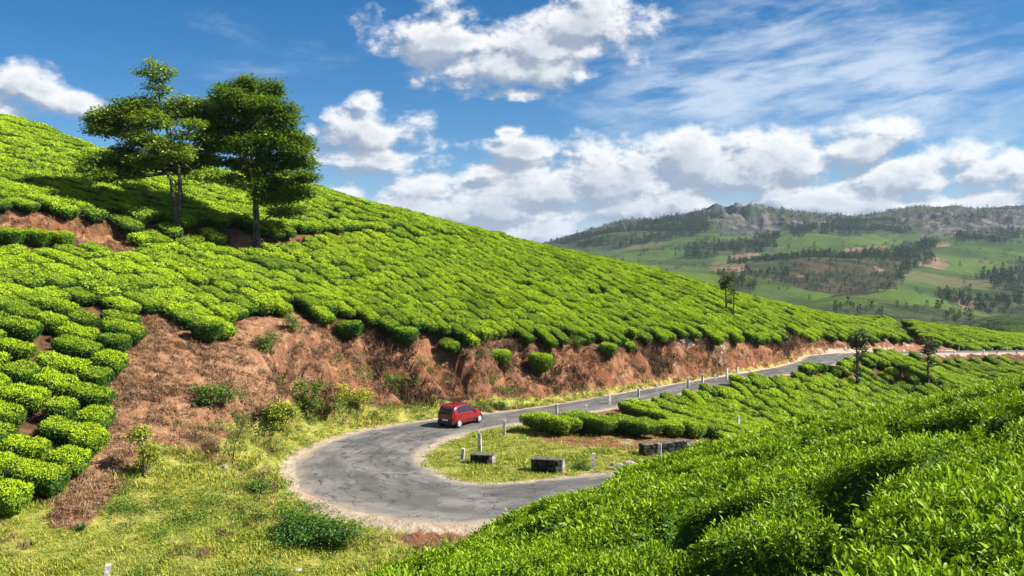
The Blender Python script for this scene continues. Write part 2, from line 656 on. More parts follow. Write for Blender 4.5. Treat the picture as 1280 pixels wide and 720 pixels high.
# ground regions (outlined where they lie on the slopes), tested through their place in the view
BARE_BANK = [(-400, 700), (70, 642), (98, 602), (128, 562), (126, 500), (150, 450), (160, 398), (195, 388), (225, 408), (240, 425), (285, 418), (300, 402), (365, 390), (385, 402),
             (420, 418), (480, 414), (520, 428), (560, 440), (605, 443), (650, 450), (690, 442), (720, 428), (760, 442), (800, 450), (850, 453), (880, 442), (920, 438),
             (960, 444), (1003, 447), (1022, 444), (1040, 450), (1000, 480), (800, 520), (600, 560), (560, 720), (-400, 900)]
BARE_TERRACE = [(22, 262), (70, 272), (120, 290), (165, 306), (188, 314), (160, 322), (90, 322), (40, 322), (-60, 322), (-60, 270), (0, 285)]
BARE_TREE2 = [(286, 288), (322, 294), (322, 318), (286, 316)]
BARE_PATH = [(335, 306), (410, 300), (400, 311), (340, 316)]
GULLY_TEA = [(846, 549), (768, 510), (772, 503), (800, 497), (870, 486), (950, 473), (1010, 465), (1052, 458), (1066, 441), (1120, 442), (1290, 442), (1320, 470), (1320, 640), (1000, 640), (880, 553), (860, 550)]
TRACK = [(1100, 394), (1111, 394), (1178, 440), (1110, 440), (1134, 428)]
# ------------------------------------------------------------------ materials
def new_mat(name):
    m = bpy.data.materials.new(name)
    m.use_nodes = True
    n = NT(m.node_tree)
    n.n.clear()
    out = n.n.new('ShaderNodeOutputMaterial')
    return m, n, out


def principled(n, out, col, rough=.8, bump=None, bump_s=.3, bump_d=.05, spec=.3, metal=0.0, extra=None):
    p = n.add('ShaderNodeBsdfPrincipled', None, {'Roughness': rough, 'Metallic': metal, 'Specular IOR Level': spec})
    if isinstance(col, tuple) and len(col) == 3:
        col = col + (1.0,)
    n.put(p.inputs['Base Color'], col)
    for k, v in (extra or {}).items():
        n.put(p.inputs[k], v)
    if bump is not None:
        b = n.add('ShaderNodeBump', None, {'Strength': bump_s, 'Distance': bump_d, 'Height': bump})
        n.l.new(b.outputs[0], p.inputs['Normal'])
    if out is not None:
        n.l.new(p.outputs[0], out.inputs[0])
    return p


def simple(name, col, rough=.6, spec=.4, metal=0.0, var=.15, scale=6.0, extra=None):
    m, n, out = new_mat(name)
    tc = n.n.new('ShaderNodeTexCoord')
    nz = n.noise(tc.outputs['Object'], scale, 4, .6)
    f = n.m('MULTIPLY_ADD', nz, 2 * var, 1 - var)
    c = n.vm('SCALE', tuple(col), f)
    principled(n, out, c, rough, nz, .12, .01, spec, metal, extra)
    return m


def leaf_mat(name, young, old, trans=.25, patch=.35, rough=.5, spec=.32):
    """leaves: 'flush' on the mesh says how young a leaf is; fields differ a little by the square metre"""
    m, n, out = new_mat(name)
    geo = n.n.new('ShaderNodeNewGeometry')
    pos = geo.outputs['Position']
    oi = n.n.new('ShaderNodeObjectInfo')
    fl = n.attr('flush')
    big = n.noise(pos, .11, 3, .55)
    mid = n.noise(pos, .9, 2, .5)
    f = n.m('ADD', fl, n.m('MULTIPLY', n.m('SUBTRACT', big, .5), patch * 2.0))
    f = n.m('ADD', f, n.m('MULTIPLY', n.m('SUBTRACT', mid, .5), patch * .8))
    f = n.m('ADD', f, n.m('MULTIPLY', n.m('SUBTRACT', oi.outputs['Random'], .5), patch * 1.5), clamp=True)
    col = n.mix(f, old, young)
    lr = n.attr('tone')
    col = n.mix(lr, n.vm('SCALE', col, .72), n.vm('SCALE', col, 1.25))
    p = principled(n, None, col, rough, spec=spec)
    tr = n.n.new('ShaderNodeBsdfTranslucent')
    n.put(tr.inputs[0], n.mix(1.0, col, (1.0, 1.0, .45), 'MULTIPLY'))
    mx = n.n.new('ShaderNodeMixShader')
    mx.inputs[0].default_value = trans
    n.l.new(p.outputs[0], mx.inputs[1])
    n.l.new(tr.outputs[0], mx.inputs[2])
    n.l.new(mx.outputs[0], out.inputs[0])
    return m


TEA = leaf_mat('tea_leaf', (.345, .480, .005), (.036, .115, .007), .30, .45)
TEA_NEAR = leaf_mat('tea_leaf_close', (.275, .430, .007), (.024, .080, .007), .30, .40, .5, .2)
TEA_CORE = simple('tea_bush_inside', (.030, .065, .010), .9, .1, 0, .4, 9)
BARK_TEA = simple('tea_stem_bark', (.16, .12, .09), .9, .15, 0, .3, 14)
LEAF_TREE = leaf_mat('tree_leaf', (.28, .38, .03), (.055, .12, .018), .36, .5)
LEAF_TREE2 = leaf_mat('tree_leaf_dense', (.36, .46, .024), (.080, .155, .016), .40, .55)
LEAF_OAK = leaf_mat('silver_oak_leaf', (.110, .160, .025), (.030, .055, .014), .2, .3)
SHRUB_Y = leaf_mat('yellow_shrub_leaf', (.42, .42, .03), (.17, .22, .02), .25, .3)
SHRUB_G = leaf_mat('green_shrub_leaf', (.16, .26, .025), (.05, .11, .014), .25, .3)
SHRUB_D = leaf_mat('dark_shrub_leaf', (.11, .22, .02), (.035, .10, .012), .2, .3)
GRASS_G = leaf_mat('meadow_grass_blade', (.40, .385, .060), (.13, .24, .018), .25, .7)
GRASS_S = leaf_mat('straw_blade', (.45, .30, .17), (.17, .09, .055), .2, .6, .8, .1)
GRASS_B = leaf_mat('dark_brush_twig', (.13, .075, .048), (.030, .020, .016), .1, .5, .8, .1)
GRASS_D = leaf_mat('dry_grass_blade', (.36, .235, .13), (.060, .034, .025), .2, .7, .8, .1)


def ground_mat():
    m, n, out = new_mat('ground_soil_and_turf')
    geo = n.n.new('ShaderNodeNewGeometry')
    pos = geo.outputs['Position']
    bank, grass, tan_ = n.attr('bank'), n.attr('grass'), n.attr('verge')
    n1 = n.noise(pos, .35, 5, .62)
    n2 = n.noise(pos, 1.7, 6, .66)
    n3 = n.noise(pos, 9.0, 5, .65)
    px, py, pz = n.sep(pos)
    stre = n.noise(n.comb(n.m('MULTIPLY', n.m('ADD', px, py), 1.6), n.m('MULTIPLY', n.m('SUBTRACT', px, py), .35), n.m('MULTIPLY', pz, .45)), 1.0, 6, .65, .4)
    soil = n.mix(n.ss(n1, .36, .66), (.165, .068, .034), (.25, .125, .066))
    soil = n.mix(n.ss(stre, .48, .70), soil, (.075, .040, .030))
    soil = n.mix(n.m('MULTIPLY', n.ss(n2, .55, .72), .75), soil, (.40, .27, .16))
    soil = n.mix(n.m('MULTIPLY', n.ss(n3, .55, .75), .5), soil, (.12, .07, .045))
    pale = n.m('MULTIPLY', n.ss(n.noise(pos, .22, 3, .5), .60, .70), n.ss(n2, .35, .6))
    soil = n.mix(n.m('MULTIPLY', pale, .7), soil, (.48, .42, .34))
    sc = n.mix(n.ss(n2, .38, .64), (.19, .10, .058), (.36, .225, .13))
    sc = n.mix(n.m('MULTIPLY', n.ss(n3, .55, .75), .5), sc, (.12, .07, .045))
    soil = n.mix(n.m('MULTIPLY', n.attr('scree'), .5), soil, sc)
    turf = n.mix(n.ss(n2, .36, .64), (.16, .20, .028), (.31, .28, .07))
    turf = n.mix(n.m('MULTIPLY', n.ss(n1, .54, .72), .8), turf, (.30, .22, .10))
    turf = n.mix(n.m('MULTIPLY', n.ss(n3, .56, .74), .45), turf, (.08, .12, .02))
    field = n.mix(n.ss(n2, .4, .65), (.075, .042, .022), (.16, .085, .042))
    verge = n.mix(n.ss(n2, .38, .66), (.31, .245, .175), (.41, .34, .26))
    verge = n.mix(n.m('MULTIPLY', n.ss(n1, .5, .7), .55), verge, (.36, .22, .14))
    br = n.m('MULTIPLY', n.m('SUBTRACT', n2, .5), 1.1)
    c = n.mix(n.ss(n.m('ADD', bank, br), .35, .65), field, soil)
    c = n.mix(n.ss(n.m('ADD', grass, br), .35, .65), c, turf)
    c = n.mix(n.ss(n.m('ADD', tan_, n.m('MULTIPLY', br, .8)), .35, .65), c, verge)
    h = n.m('ADD', n.m('MULTIPLY', n2, 1.0), n.m('ADD', n.m('MULTIPLY', n3, .35), n.m('MULTIPLY', stre, .9)))
    principled(n, out, c, .95, h, .9, .22, .1)
    return m


GROUND = ground_mat()


def asphalt_mat():
    m, n, out = new_mat('worn_asphalt')
    geo = n.n.new('ShaderNodeNewGeometry')
    pos = geo.outputs['Position']
    al, ac = n.attr('along'), n.attr('across')
    uv = n.comb(n.m('MULTIPLY', al, .13), ac, 0.0)
    st = n.noise(uv, 2.2, 6, .6, .3)
    n1 = n.noise(pos, .8, 5, .6)
    n2 = n.noise(pos, 26.0, 4, .7)
    c = n.mix(n.ss(st, .36, .66), (.082, .079, .074), (.168, .160, .147))
    c = n.mix(n.m('MULTIPLY', n.ss(n1, .50, .64), .45), c, (.06, .06, .061))
    wt = n.m('MULTIPLY', n.m('SUBTRACT', 1.0, n.ss(n.m('ABSOLUTE', n.m('SUBTRACT', n.m('ABSOLUTE', ac), .42)), .02, .20)), n.ss(n.noise(uv, 3.0, 5, .65), .35, .65))
    c = n.mix(n.m('MULTIPLY', wt, .45), c, (.07, .068, .065))
    dash = n.noise(n.comb(n.m('MULTIPLY', al, .8), n.m('MULTIPLY', ac, 7.0), 2.0), 1.0, 8, .78, .3)
    dash = n.m('MULTIPLY', n.ss(dash, .545, .57), n.ss(n.noise(pos, .16, 2, .5), .36, .50))
    c = n.mix(n.m('MULTIPLY', dash, .8), c, (.035, .035, .036))
    # patched and cracked places
    wp = n.vm('ADD', pos, n.vm('SCALE', n.noise(pos, 1.2, 3, .6, 0, 'Color'), 1.1))
    vo = n.add('ShaderNodeTexVoronoi', {'feature': 'DISTANCE_TO_EDGE'}, {'Vector': wp, 'Scale': .75})
    crack = n.m('SUBTRACT', 1.0, n.ss(vo.outputs['Distance'], .006, .045))
    crack = n.m('MULTIPLY', crack, n.ss(n.noise(pos, .3, 2, .5), .42, .58))
    vo2 = n.add('ShaderNodeTexVoronoi', None, {'Vector': n.vm('MULTIPLY', wp, (1.0, 1.6, 1.0)), 'Scale': .33})
    cell = n.sep(vo2.outputs['Color'])[0]
    c = n.mix(n.m('MULTIPLY', n.ss(cell, .70, .74), .55), c, (.065, .066, .070))
    c = n.mix(n.m('MULTIPLY', crack, .6), c, (.025, .025, .027))
    ed = n.ss(n.m('ADD', n.m('ABSOLUTE', ac), n.m('MULTIPLY', n.m('SUBTRACT', n1, .5), .5)), .74, 1.02)
    c = n.mix(n.m('MULTIPLY', ed, .8), c, (.32, .27, .21))
    c = n.mix(n.m('MULTIPLY', n.ss(n2, .5, .8), .3), c, (.28, .27, .26))
    principled(n, out, c, .85, n.m('ADD', n2, n.m('MULTIPLY', crack, -1.5)), .35, .03, .25)
    return m


ASPHALT = asphalt_mat()

# ------------------------------------------------------------------ near terrain: one sheet
gx = np.concatenate([np.arange(-150, -62, 2.0), np.arange(-62, 62, .48), np.arange(62, 150, 1.4)])
gy = np.concatenate([np.arange(-60, 24, 1.5), np.arange(24, 122, .48), np.arange(122, 215, 1.5)])
GXX, GYY = np.meshgrid(gx, gy)
GZZ, GM = ground(GXX, GYY)
PU, PV = proj(GXX, np.maximum(GYY, 1.0), GZZ)


def bare_mask(u, v):
    b = in_poly(u, v, BARE_BANK).astype(float)
    for p in (BARE_TERRACE, BARE_TREE2, BARE_PATH, TRACK):
        b = np.maximum(b, in_poly(u, v, p))
    return b


front = GYY > 25
bm = np.where(front & (GM['sd'] > 0), np.maximum(bare_mask(PU, PV), (GM['bank'] > .4)), 0.0)
trk = front & in_poly(PU, PV, TRACK) & (GM['sd'] > 0) & (GYY > 100)
GZZ = GZZ - np.where(trk, .9, 0)
mead_h = sstep(-GZZ, 9.3, 10.3)
meadow = np.where((GM['sd'] > 0) & (GXX < 12) & (GYY < 62), sstep(-(GZZ + vn(GXX * .3, GYY * .3, 8) * 2.0), 7.3, 8.9), 0)
foot = np.where((GM['sd'] > 0) & (GYY > 50), np.exp(-((GM['t'] - np.interp(GM['ti'], [11, 12, 13.5, 15], [1.8, 1.4, .8, .5])) / np.interp(GM['ti'], [11, 12, 13.5, 15], [1.5, 1.0, .5, .35])) ** 2) * np.interp(GM['ti'], [11, 12.5, 15, 18], [1.0, .85, .6, .5]), 0)
island = np.where((GM['sd'] < 0) & (GXX < 14 + .0 * GYY) & (GYY < 66), 1.0, 0) * (1 - in_poly(PU, PV, [(662, 546), (700, 556), (750, 561), (812, 564), (880, 556), (850, 520), (740, 500), (700, 512)]) * .62)
fg = np.where(GYY < 30, .6, 0)
strip = in_poly(PU, PV, [(60, 652), (125, 565), (158, 470), (182, 480), (176, 570), (150, 625), (105, 662)])
meadow = meadow * (1 - .85 * strip)
grass = np.maximum(np.maximum(meadow, foot), np.maximum(island * .85, 0))
verge = np.exp(-(np.maximum(GM['t'], 0) / np.where((GM['ti'] > 4) & (GM['ti'] < 11.5) & (GM['sd'] > 0), .85, .45)) ** 2) * .95
verge = np.where((GYY > 104) & (GM['ti'] > 20), np.maximum(verge, np.exp(-(GM['t'] / 1.0) ** 2)), verge)
bankw = np.maximum(bm, np.where(GM['t'] < np.where(GM['sd'] > 0, 3, .8), .8, 0))
bankw = np.maximum(bankw, np.where((GM['sd'] < 0) & (GXX < 16) & (GYY < 72), .9, 0))
# bare red soil at the foot of the knoll beside the bend
tris = np.exp(-(((GXX + 2.2) / 3.6) ** 2 + ((GYY - 36.6) / 1.1) ** 2))
bankw = np.maximum(bankw, tris)
grass = grass * (1 - .9 * tris)
scree = bm * sstep(-GXX - GYY * .06, 9.0, 12.5) * (GZZ < 2)
nY, nX = GXX.shape
idx = np.arange(nX * nY).reshape(nY, nX)
Q = np.stack([idx[:-1, :-1], idx[:-1, 1:], idx[1:, 1:], idx[1:, :-1]], -1).reshape(-1, 4)
me = mesh_np('ground', np.stack([GXX, GYY, GZZ], -1).reshape(-1, 3), Q, [GROUND], None, True,
             {'scree': scree.ravel(), 'bank': bankw.ravel(), 'grass': grass.ravel(), 'verge': verge.ravel()})
tag(link('ground', me), kind='structure')

from bisect import bisect_right


def gz(x, y):
    """ground height read off the sheet"""
    i = min(max(int(np.searchsorted(gx, x) - 1), 0), nX - 2)
    j = min(max(int(np.searchsorted(gy, y) - 1), 0), nY - 2)
    fx = (x - gx[i]) / (gx[i + 1] - gx[i])
    fy = (y - gy[j]) / (gy[j + 1] - gy[j])
    return float((GZZ[j, i] * (1 - fx) + GZZ[j, i + 1] * fx) * (1 - fy) + (GZZ[j + 1, i] * (1 - fx) + GZZ[j + 1, i + 1] * fx) * fy)


def gz_np(x, y):
    i = np.clip(np.searchsorted(gx, x) - 1, 0, nX - 2)
    j = np.clip(np.searchsorted(gy, y) - 1, 0, nY - 2)
    fx = (x - gx[i]) / (gx[i + 1] - gx[i])
    fy = (y - gy[j]) / (gy[j + 1] - gy[j])
    return (GZZ[j, i] * (1 - fx) + GZZ[j, i + 1] * fx) * (1 - fy) + (GZZ[j + 1, i] * (1 - fx) + GZZ[j + 1, i + 1] * fx) * fy


def sheet_np(A, x, y):
    i = np.clip(np.searchsorted(gx, x), 0, nX - 1)
    j = np.clip(np.searchsorted(gy, y), 0, nY - 1)
    return A[j, i]


def hit(u, v, d0=6.0, d1=200.0):
    """where the line of sight through a photo pixel first meets the ground"""
    d = np.arange(d0, d1, .1)
    x = (u - UC) / FPX * d
    z = (VH - v) / FPX * d
    g = gz_np(x, d)
    k = np.nonzero(z < g)[0]
    k = int(k[0]) if len(k) else len(d) - 1
    return Vector((x[k], d[k], g[k]))


# ------------------------------------------------------------------ the road
na = 15
rv, ra, rb, rf = [], [], [], []
for i in range(len(RP)):
    nx, ny = -RT[i, 1], RT[i, 0]
    for k in range(na):
        a = -1 + 2 * k / (na - 1)
        w = RW[i] / 2
        off = a * w
        if abs(a) == 1:
            off += (float(fbm(RS[i] * .7, a * 5, 61, 3)) - .5) * .9
        x, y = RP[i, 0] + nx * off, RP[i, 1] + ny * off
        z = RZ[i] + .03 + .05 * (1 - a * a) - (.045 if abs(a) == 1 else 0)
        rv.append((x, y, z))
        ra.append(RS[i])
        rb.append(a)
for i in range(len(RP) - 1):
    for k in range(na - 1):
        rf.append((i * na + k, (i + 1) * na + k, (i + 1) * na + k + 1, i * na + k + 1))
rf = np.array(rf)[:, ::-1]
me = mesh_np('road', rv, rf, [ASPHALT], None, True, {'along': np.array(ra), 'across': np.array(rb)})
tag(link('road', me), kind='structure')

# ------------------------------------------------------------------ far country: hills across the valley
FU = [500, 640, 700, 760, 816, 860, 900, 950, 1000, 1050, 1100, 1150, 1200, 1250, 1300, 1400, 1600]
FAR = [  # distance, picture row of the surface at each column
    (170, [520] * 17),
    (215, [500] * 12 + [470, 430, 420, 415, 410]),
    (262, [470] * 11 + [430, 405, 394, 388, 375, 360]),
    (330, [450] * 11 + [440, 430, 420, 412, 405, 395]),
    (430, [430, 420, 415, 410, 405, 400, 400, 402, 398, 396, 396, 400, 404, 408, 408, 404, 400]),
    (560, [420, 410, 402, 396, 390, 386, 388, 392, 384, 370, 365, 368, 381, 396, 402, 400, 395]),
    (640, [410, 402, 394, 388, 382, 378, 380, 380, 378, 374, 372, 376, 384, 396, 400, 396, 390]),
    (760, [395, 388, 380, 372, 362, 360, 362, 356, 358, 368, 374, 380, 382, 382, 384, 380, 374]),
    (900, [375, 368, 360, 350, 344, 346, 350, 352, 352, 356, 360, 364, 366, 366, 366, 362, 356]),
    (1080, [360, 352, 345, 338, 333, 329, 326, 322, 320, 326, 332, 340, 348, 350, 350, 346, 340]),
    (1250, [355, 346, 338, 330, 328, 328, 328, 327, 324, 322, 318, 322, 330, 334, 334, 330, 326]),
    (1500, [345, 335, 326, 320, 316, 314, 314, 314, 313, 311, 309, 309, 308, 309, 310, 310, 308]),
    (1800, [330, 322, 314, 304, 299, 295, 292, 294, 295, 296, 297, 299, 300, 300, 299, 297, 295]),
    (2150, [322, 312, 304, 290, 279, 272, 266, 267, 272, 275, 274, 272, 270, 269, 267, 264, 262]),
    (2450, [320, 310, 303, 287, 276, 269, 261.5, 262.5, 267.5, 270, 268, 263, 262, 259, 256, 254, 258]),
    (2900, [324, 316, 310, 300, 292, 286, 280, 280, 282, 284, 282, 278, 276, 274, 272, 272, 276]),
    (4500, [338] * 17),
    (9000, [334] * 17),
]
fd = np.array([f[0] for f in FAR], float)
FT = np.array([f[1] for f in FAR], float)


def far_v(u, d):
    """smooth table look-up"""
    cu = np.interp(u, FU, np.arange(len(FU)))
    ld = np.interp(np.log(d), np.log(fd), np.arange(len(fd)))

    def cub(A, t, n):
        i = np.clip(np.floor(t).astype(int), 0, n - 2)
        f = t - i
        p = [A(np.clip(i + k, 0, n - 1)) for k in (-1, 0, 1, 2)]
        return .5 * ((2 * p[1]) + (-p[0] + p[2]) * f + (2 * p[0] - 5 * p[1] + 4 * p[2] - p[3]) * f ** 2 + (-p[0] + 3 * p[1] - 3 * p[2] + p[3]) * f ** 3)
    return cub(lambda r: cub(lambda c: FT[r, c], cu, len(FU)), ld, len(fd))


def far_z(x, y):
    u = np.clip(UC + FPX * x / np.maximum(y, 1), 500, 1600)
    d = np.clip(y, 170, 9000)
    z = (VH - far_v(u, d)) / FPX * d
    s = np.clip((d - 300) / 1500, 0, 1)
    z = z + (fbm(x * .0045, y * .0045, 51, 5, .52) - .5) * 46 * s + (fbm(x * .02, y * .02, 57, 4) - .5) * 9 * s
    # crags on the ridge
    rg = np.exp(-((d - 2120) / 190) ** 2) * (sstep(u, 850, 890) * (1 - sstep(u, 985, 1040)) + sstep(u, 1100, 1140) * .9)
    z = z + rg * ((np.abs(fbm(x * .016, y * .007, 71, 5, .6) - .5) * 2) ** .8 * 52 - 14)
    return z


fu = np.concatenate([np.linspace(480, 660, 10), np.arange(664, 1330, 2.6), np.linspace(1340, 1900, 24)])
fdd = np.concatenate([np.geomspace(172, 700, 95), np.geomspace(706, 2700, 230), np.geomspace(2760, 9000, 14)])
UU, DD = np.meshgrid(fu, fdd)
XX = (UU - UC) / FPX * DD
ZZ = far_z(XX, DD)
VV = VH - FPX * ZZ / DD

# land cover, plus one hill front's shade painted as woodland, outlined on the hills
FOREST_AND_SHADE = [
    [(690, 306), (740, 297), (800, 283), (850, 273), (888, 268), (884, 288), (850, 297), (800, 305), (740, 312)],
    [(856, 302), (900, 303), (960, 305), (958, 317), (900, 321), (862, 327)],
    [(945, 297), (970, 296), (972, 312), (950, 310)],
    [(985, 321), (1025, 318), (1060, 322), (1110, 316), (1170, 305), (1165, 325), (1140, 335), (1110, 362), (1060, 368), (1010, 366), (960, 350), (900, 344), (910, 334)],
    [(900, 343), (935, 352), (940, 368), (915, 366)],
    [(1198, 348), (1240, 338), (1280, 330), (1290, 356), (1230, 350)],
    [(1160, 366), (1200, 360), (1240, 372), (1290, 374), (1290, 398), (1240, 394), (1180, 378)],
    [(1010, 394), (1040, 381), (1100, 378), (1180, 386), (1235, 398), (1210, 412), (1100, 402)],  # shade on the rounded hill's front, put into the colour as dark cover
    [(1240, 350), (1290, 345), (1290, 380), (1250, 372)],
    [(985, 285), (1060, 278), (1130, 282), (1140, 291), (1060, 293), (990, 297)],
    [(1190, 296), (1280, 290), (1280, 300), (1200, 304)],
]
ROCKY = [[(880, 262), (900, 255), (930, 253), (960, 256), (985, 272), (982, 288), (930, 294), (895, 289)],
         [(1120, 270), (1180, 260), (1240, 262), (1300, 256), (1300, 290), (1215, 290), (1150, 296)],
         [(985, 272), (1060, 276), (1060, 284), (990, 284)]]
SOIL = [[(1058, 310), (1110, 306), (1106, 316), (1064, 318)], [(1140, 326), (1170, 321), (1186, 330), (1176, 336), (1146, 332)], [(912, 318), (952, 316), (952, 323), (914, 324)],
        [(1090, 332), (1104, 338), (1096, 342)], [(995, 343), (1006, 346), (996, 350)], [(1118, 342), (1134, 342), (1128, 346)], [(800, 332), (822, 330), (820, 337), (804, 338)],
        [(1190, 375), (1225, 376), (1232, 386), (1200, 384)], [(1170, 304), (1186, 303), (1186, 309), (1172, 309)], [(888, 334), (930, 330), (930, 340), (892, 340)]]
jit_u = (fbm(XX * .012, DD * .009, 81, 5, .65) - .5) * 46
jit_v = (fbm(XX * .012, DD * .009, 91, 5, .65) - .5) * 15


def cover(polys, u, v):
    r = np.zeros(np.shape(u))
    for p in polys:
        r = np.maximum(r, in_poly(u, v, p))
    return r


fo = cover(FOREST_AND_SHADE, UU + jit_u, VV + jit_v)
ro = cover(ROCKY, UU + jit_u, VV + jit_v)
so = cover(SOIL, UU + jit_u * .4, VV + jit_v * .4)
brd = ((UU > 985) & (UU < 1120) & (VV > 325) & (VV < 372)) * fo


def far_mat():
    m, n, out = new_mat('far_hill_cover')
    geo = n.n.new('ShaderNodeNewGeometry')
    pos = geo.outputs['Position']
    f, r, s, b = n.attr('forest_and_shade'), n.attr('rock'), n.attr('soil'), n.attr('brown')
    n1 = n.noise(pos, .006, 5, .6)
    n2 = n.noise(pos, .03, 5, .65)
    n3 = n.noise(pos, .16, 4, .7)
    tea = n.mix(n.ss(n1, .38, .62), (.024, .050, .009), (.066, .112, .012))
    vo = n.add('ShaderNodeTexVoronoi', None, {'Vector': n.vm('ADD', pos, n.vm('SCALE', n.noise(pos, .02, 2, .5, 0, 'Color'), 40.0)), 'Scale': .011})
    cell = n.sep(vo.outputs['Color'])[0]
    tea = n.mix(n.m('MULTIPLY', n.ss(cell, .35, .75), .65), tea, (.055, .095, .026))
    tea = n.mix(n.m('MULTIPLY', n.ss(cell, .86, .90), .7), tea, (.10, .085, .042))
    ve = n.add('ShaderNodeTexVoronoi', {'feature': 'DISTANCE_TO_EDGE'}, {'Vector': n.vm('ADD', pos, n.vm('SCALE', n.noise(pos, .02, 2, .5, 0, 'Color'), 40.0)), 'Scale': .011})
    tea = n.mix(n.m('MULTIPLY', n.m('SUBTRACT', 1.0, n.ss(ve.outputs['Distance'], .01, .05)), .55), tea, (.04, .055, .02))
    tea = n.mix(n.m('MULTIPLY', n.ss(n3, .5, .75), .55), tea, (.025, .05, .012))
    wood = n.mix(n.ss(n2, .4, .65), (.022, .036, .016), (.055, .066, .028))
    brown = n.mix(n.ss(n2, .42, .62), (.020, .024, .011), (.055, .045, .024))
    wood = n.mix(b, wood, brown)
    rock = n.mix(n.ss(n2, .40, .62), (.030, .033, .036), (.125, .108, .098))
    rock = n.mix(n.m('MULTIPLY', n.ss(n.noise(pos, .014, 5, .65), .45, .58), .85), rock, (.030, .042, .018))
    earth = n.mix(n.ss(n2, .4, .6), (.11, .078, .048), (.19, .13, .088))
    high = n.ss(n.sep(pos)[1], 1750.0, 1980.0)
    tea = n.mix(high, tea, n.mix(n.ss(n2, .4, .6), (.025, .036, .015), (.058, .054, .028)))
    c = n.mix(n.ss(f, .3, .7), tea, wood)  # wood tone also paints the shade on the rounded hill front
    c = n.mix(n.ss(r, .3, .7), c, rock)
    c = n.mix(n.ss(s, .3, .7), c, earth)
    principled(n, out, c, .95, n.m('ADD', n3, n.m('MULTIPLY', n2, 2.0)), .8, 3.0, .1)
    return m


FARM = far_mat()
nY2, nX2 = UU.shape
idx2 = np.arange(nX2 * nY2).reshape(nY2, nX2)
Q2 = np.stack([idx2[:-1, :-1], idx2[:-1, 1:], idx2[1:, 1:], idx2[1:, :-1]], -1).reshape(-1, 4)
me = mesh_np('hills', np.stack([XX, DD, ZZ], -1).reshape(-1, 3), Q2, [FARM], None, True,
             {'forest_and_shade': fo.ravel(), 'rock': ro.ravel(), 'soil': so.ravel(), 'brown': brd.ravel()})
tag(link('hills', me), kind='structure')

# the plain land beyond and all round, far below
n_r = 48
pv, pf = [(0, 0, -62)], []
radii = [250, 800, 2500, 9000]
for r_ in radii:
    for k in range(n_r):
        a = 2 * math.pi * k / n_r
        pv.append((r_ * math.cos(a), r_ * math.sin(a), -62 - r_ * .006))
for k in range(n_r):
    pf.append((0, 1 + k, 1 + (k + 1) % n_r))
for j in range(len(radii) - 1):
    for k in range(n_r):
        a, b = 1 + j * n_r + k, 1 + j * n_r + (k + 1) % n_r
        pf.append((a, a + n_r, b + n_r, b))
me = mesh_np('terrain', pv, pf, [FARM])
tag(link('terrain', me), kind='structure')
# ------------------------------------------------------------------ scattering of uncountable stuff
def scatter(name, pts, eul, scl, meshes, pick, label=None):
    """points carry rotation, size and kind; a node tree puts one of the meshes on each"""
    pts = np.asarray(pts, np.float32)
    me = bpy.data.meshes.new(name)
    me.vertices.add(len(pts))
    me.vertices.foreach_set('co', pts.ravel())
    for nm, arr in (('rot', eul), ('scl', scl)):
        at = me.attributes.new(nm, 'FLOAT_VECTOR', 'POINT')
        arr = np.asarray(arr, np.float32)
        if arr.ndim == 1:
            arr = np.repeat(arr[:, None], 3, 1)
        at.data.foreach_set('vector', arr.ravel())
    at = me.attributes.new('idx', 'INT', 'POINT')
    at.data.foreach_set('value', np.asarray(pick, np.int32))
    o = link(name, me)
    g = bpy.data.node_groups.new(name + '_spread', 'GeometryNodeTree')
    g.interface.new_socket('Geometry', in_out='INPUT', socket_type='NodeSocketGeometry')
    g.interface.new_socket('Geometry', in_out='OUTPUT', socket_type='NodeSocketGeometry')
    N = NT(g)
    gi, go = N.n.new('NodeGroupInput'), N.n.new('NodeGroupOutput')
    toi = N.n.new('GeometryNodeGeometryToInstance')
    for k, m in enumerate(reversed(meshes)):
        src = bpy.data.objects.new(m.name, m)
        oi = N.n.new('GeometryNodeObjectInfo')
        oi.inputs['Object'].default_value = src
        N.l.new(oi.outputs['Geometry'], toi.inputs[0])
    iop = N.n.new('GeometryNodeInstanceOnPoints')
    N.l.new(gi.outputs[0], iop.inputs['Points'])
    N.l.new(toi.outputs[0], iop.inputs['Instance'])
    iop.inputs['Pick Instance'].default_value = True

    def na_(nm, ty):
        a = N.n.new('GeometryNodeInputNamedAttribute')
        a.data_type = ty
        a.inputs[0].default_value = nm
        return a.outputs[0]
    N.l.new(na_('idx', 'INT'), iop.inputs['Instance Index'])
    er = N.n.new('FunctionNodeEulerToRotation')
    N.l.new(na_('rot', 'FLOAT_VECTOR'), er.inputs[0])
    N.l.new(er.outputs[0], iop.inputs['Rotation'])
    N.l.new(na_('scl', 'FLOAT_VECTOR'), iop.inputs['Scale'])
    N.l.new(iop.outputs[0], go.inputs[0])
    md = o.modifiers.new('spread', 'NODES')
    md.node_group = g
    tag(o, label, kind='stuff')
    return o


# ------------------------------------------------------------------ leaves
def leaf_quads(P, Nn, T, L, Wd, rng):
    """folded diamond leaves at points P, blade normal Nn, pointing along T"""
    n = len(P)
    S = np.cross(Nn, T)
    S /= np.linalg.norm(S, axis=1)[:, None] + 1e-9
    L = np.broadcast_to(L, (n,))[:, None]
    Wd = np.broadcast_to(Wd, (n,))[:, None]
    a = P
    b = P + T * L * .45 + S * Wd * .5 + Nn * L * .07
    c = P + T * L - Nn * L * .06
    d = P + T * L * .45 - S * Wd * .5 + Nn * L * .07
    V = np.stack([a, b, c, d], 1).reshape(-1, 3)
    F = np.arange(n * 4).reshape(n, 4)
    return V, F


def unit(a):
    return a / (np.linalg.norm(a, axis=1)[:, None] + 1e-9)


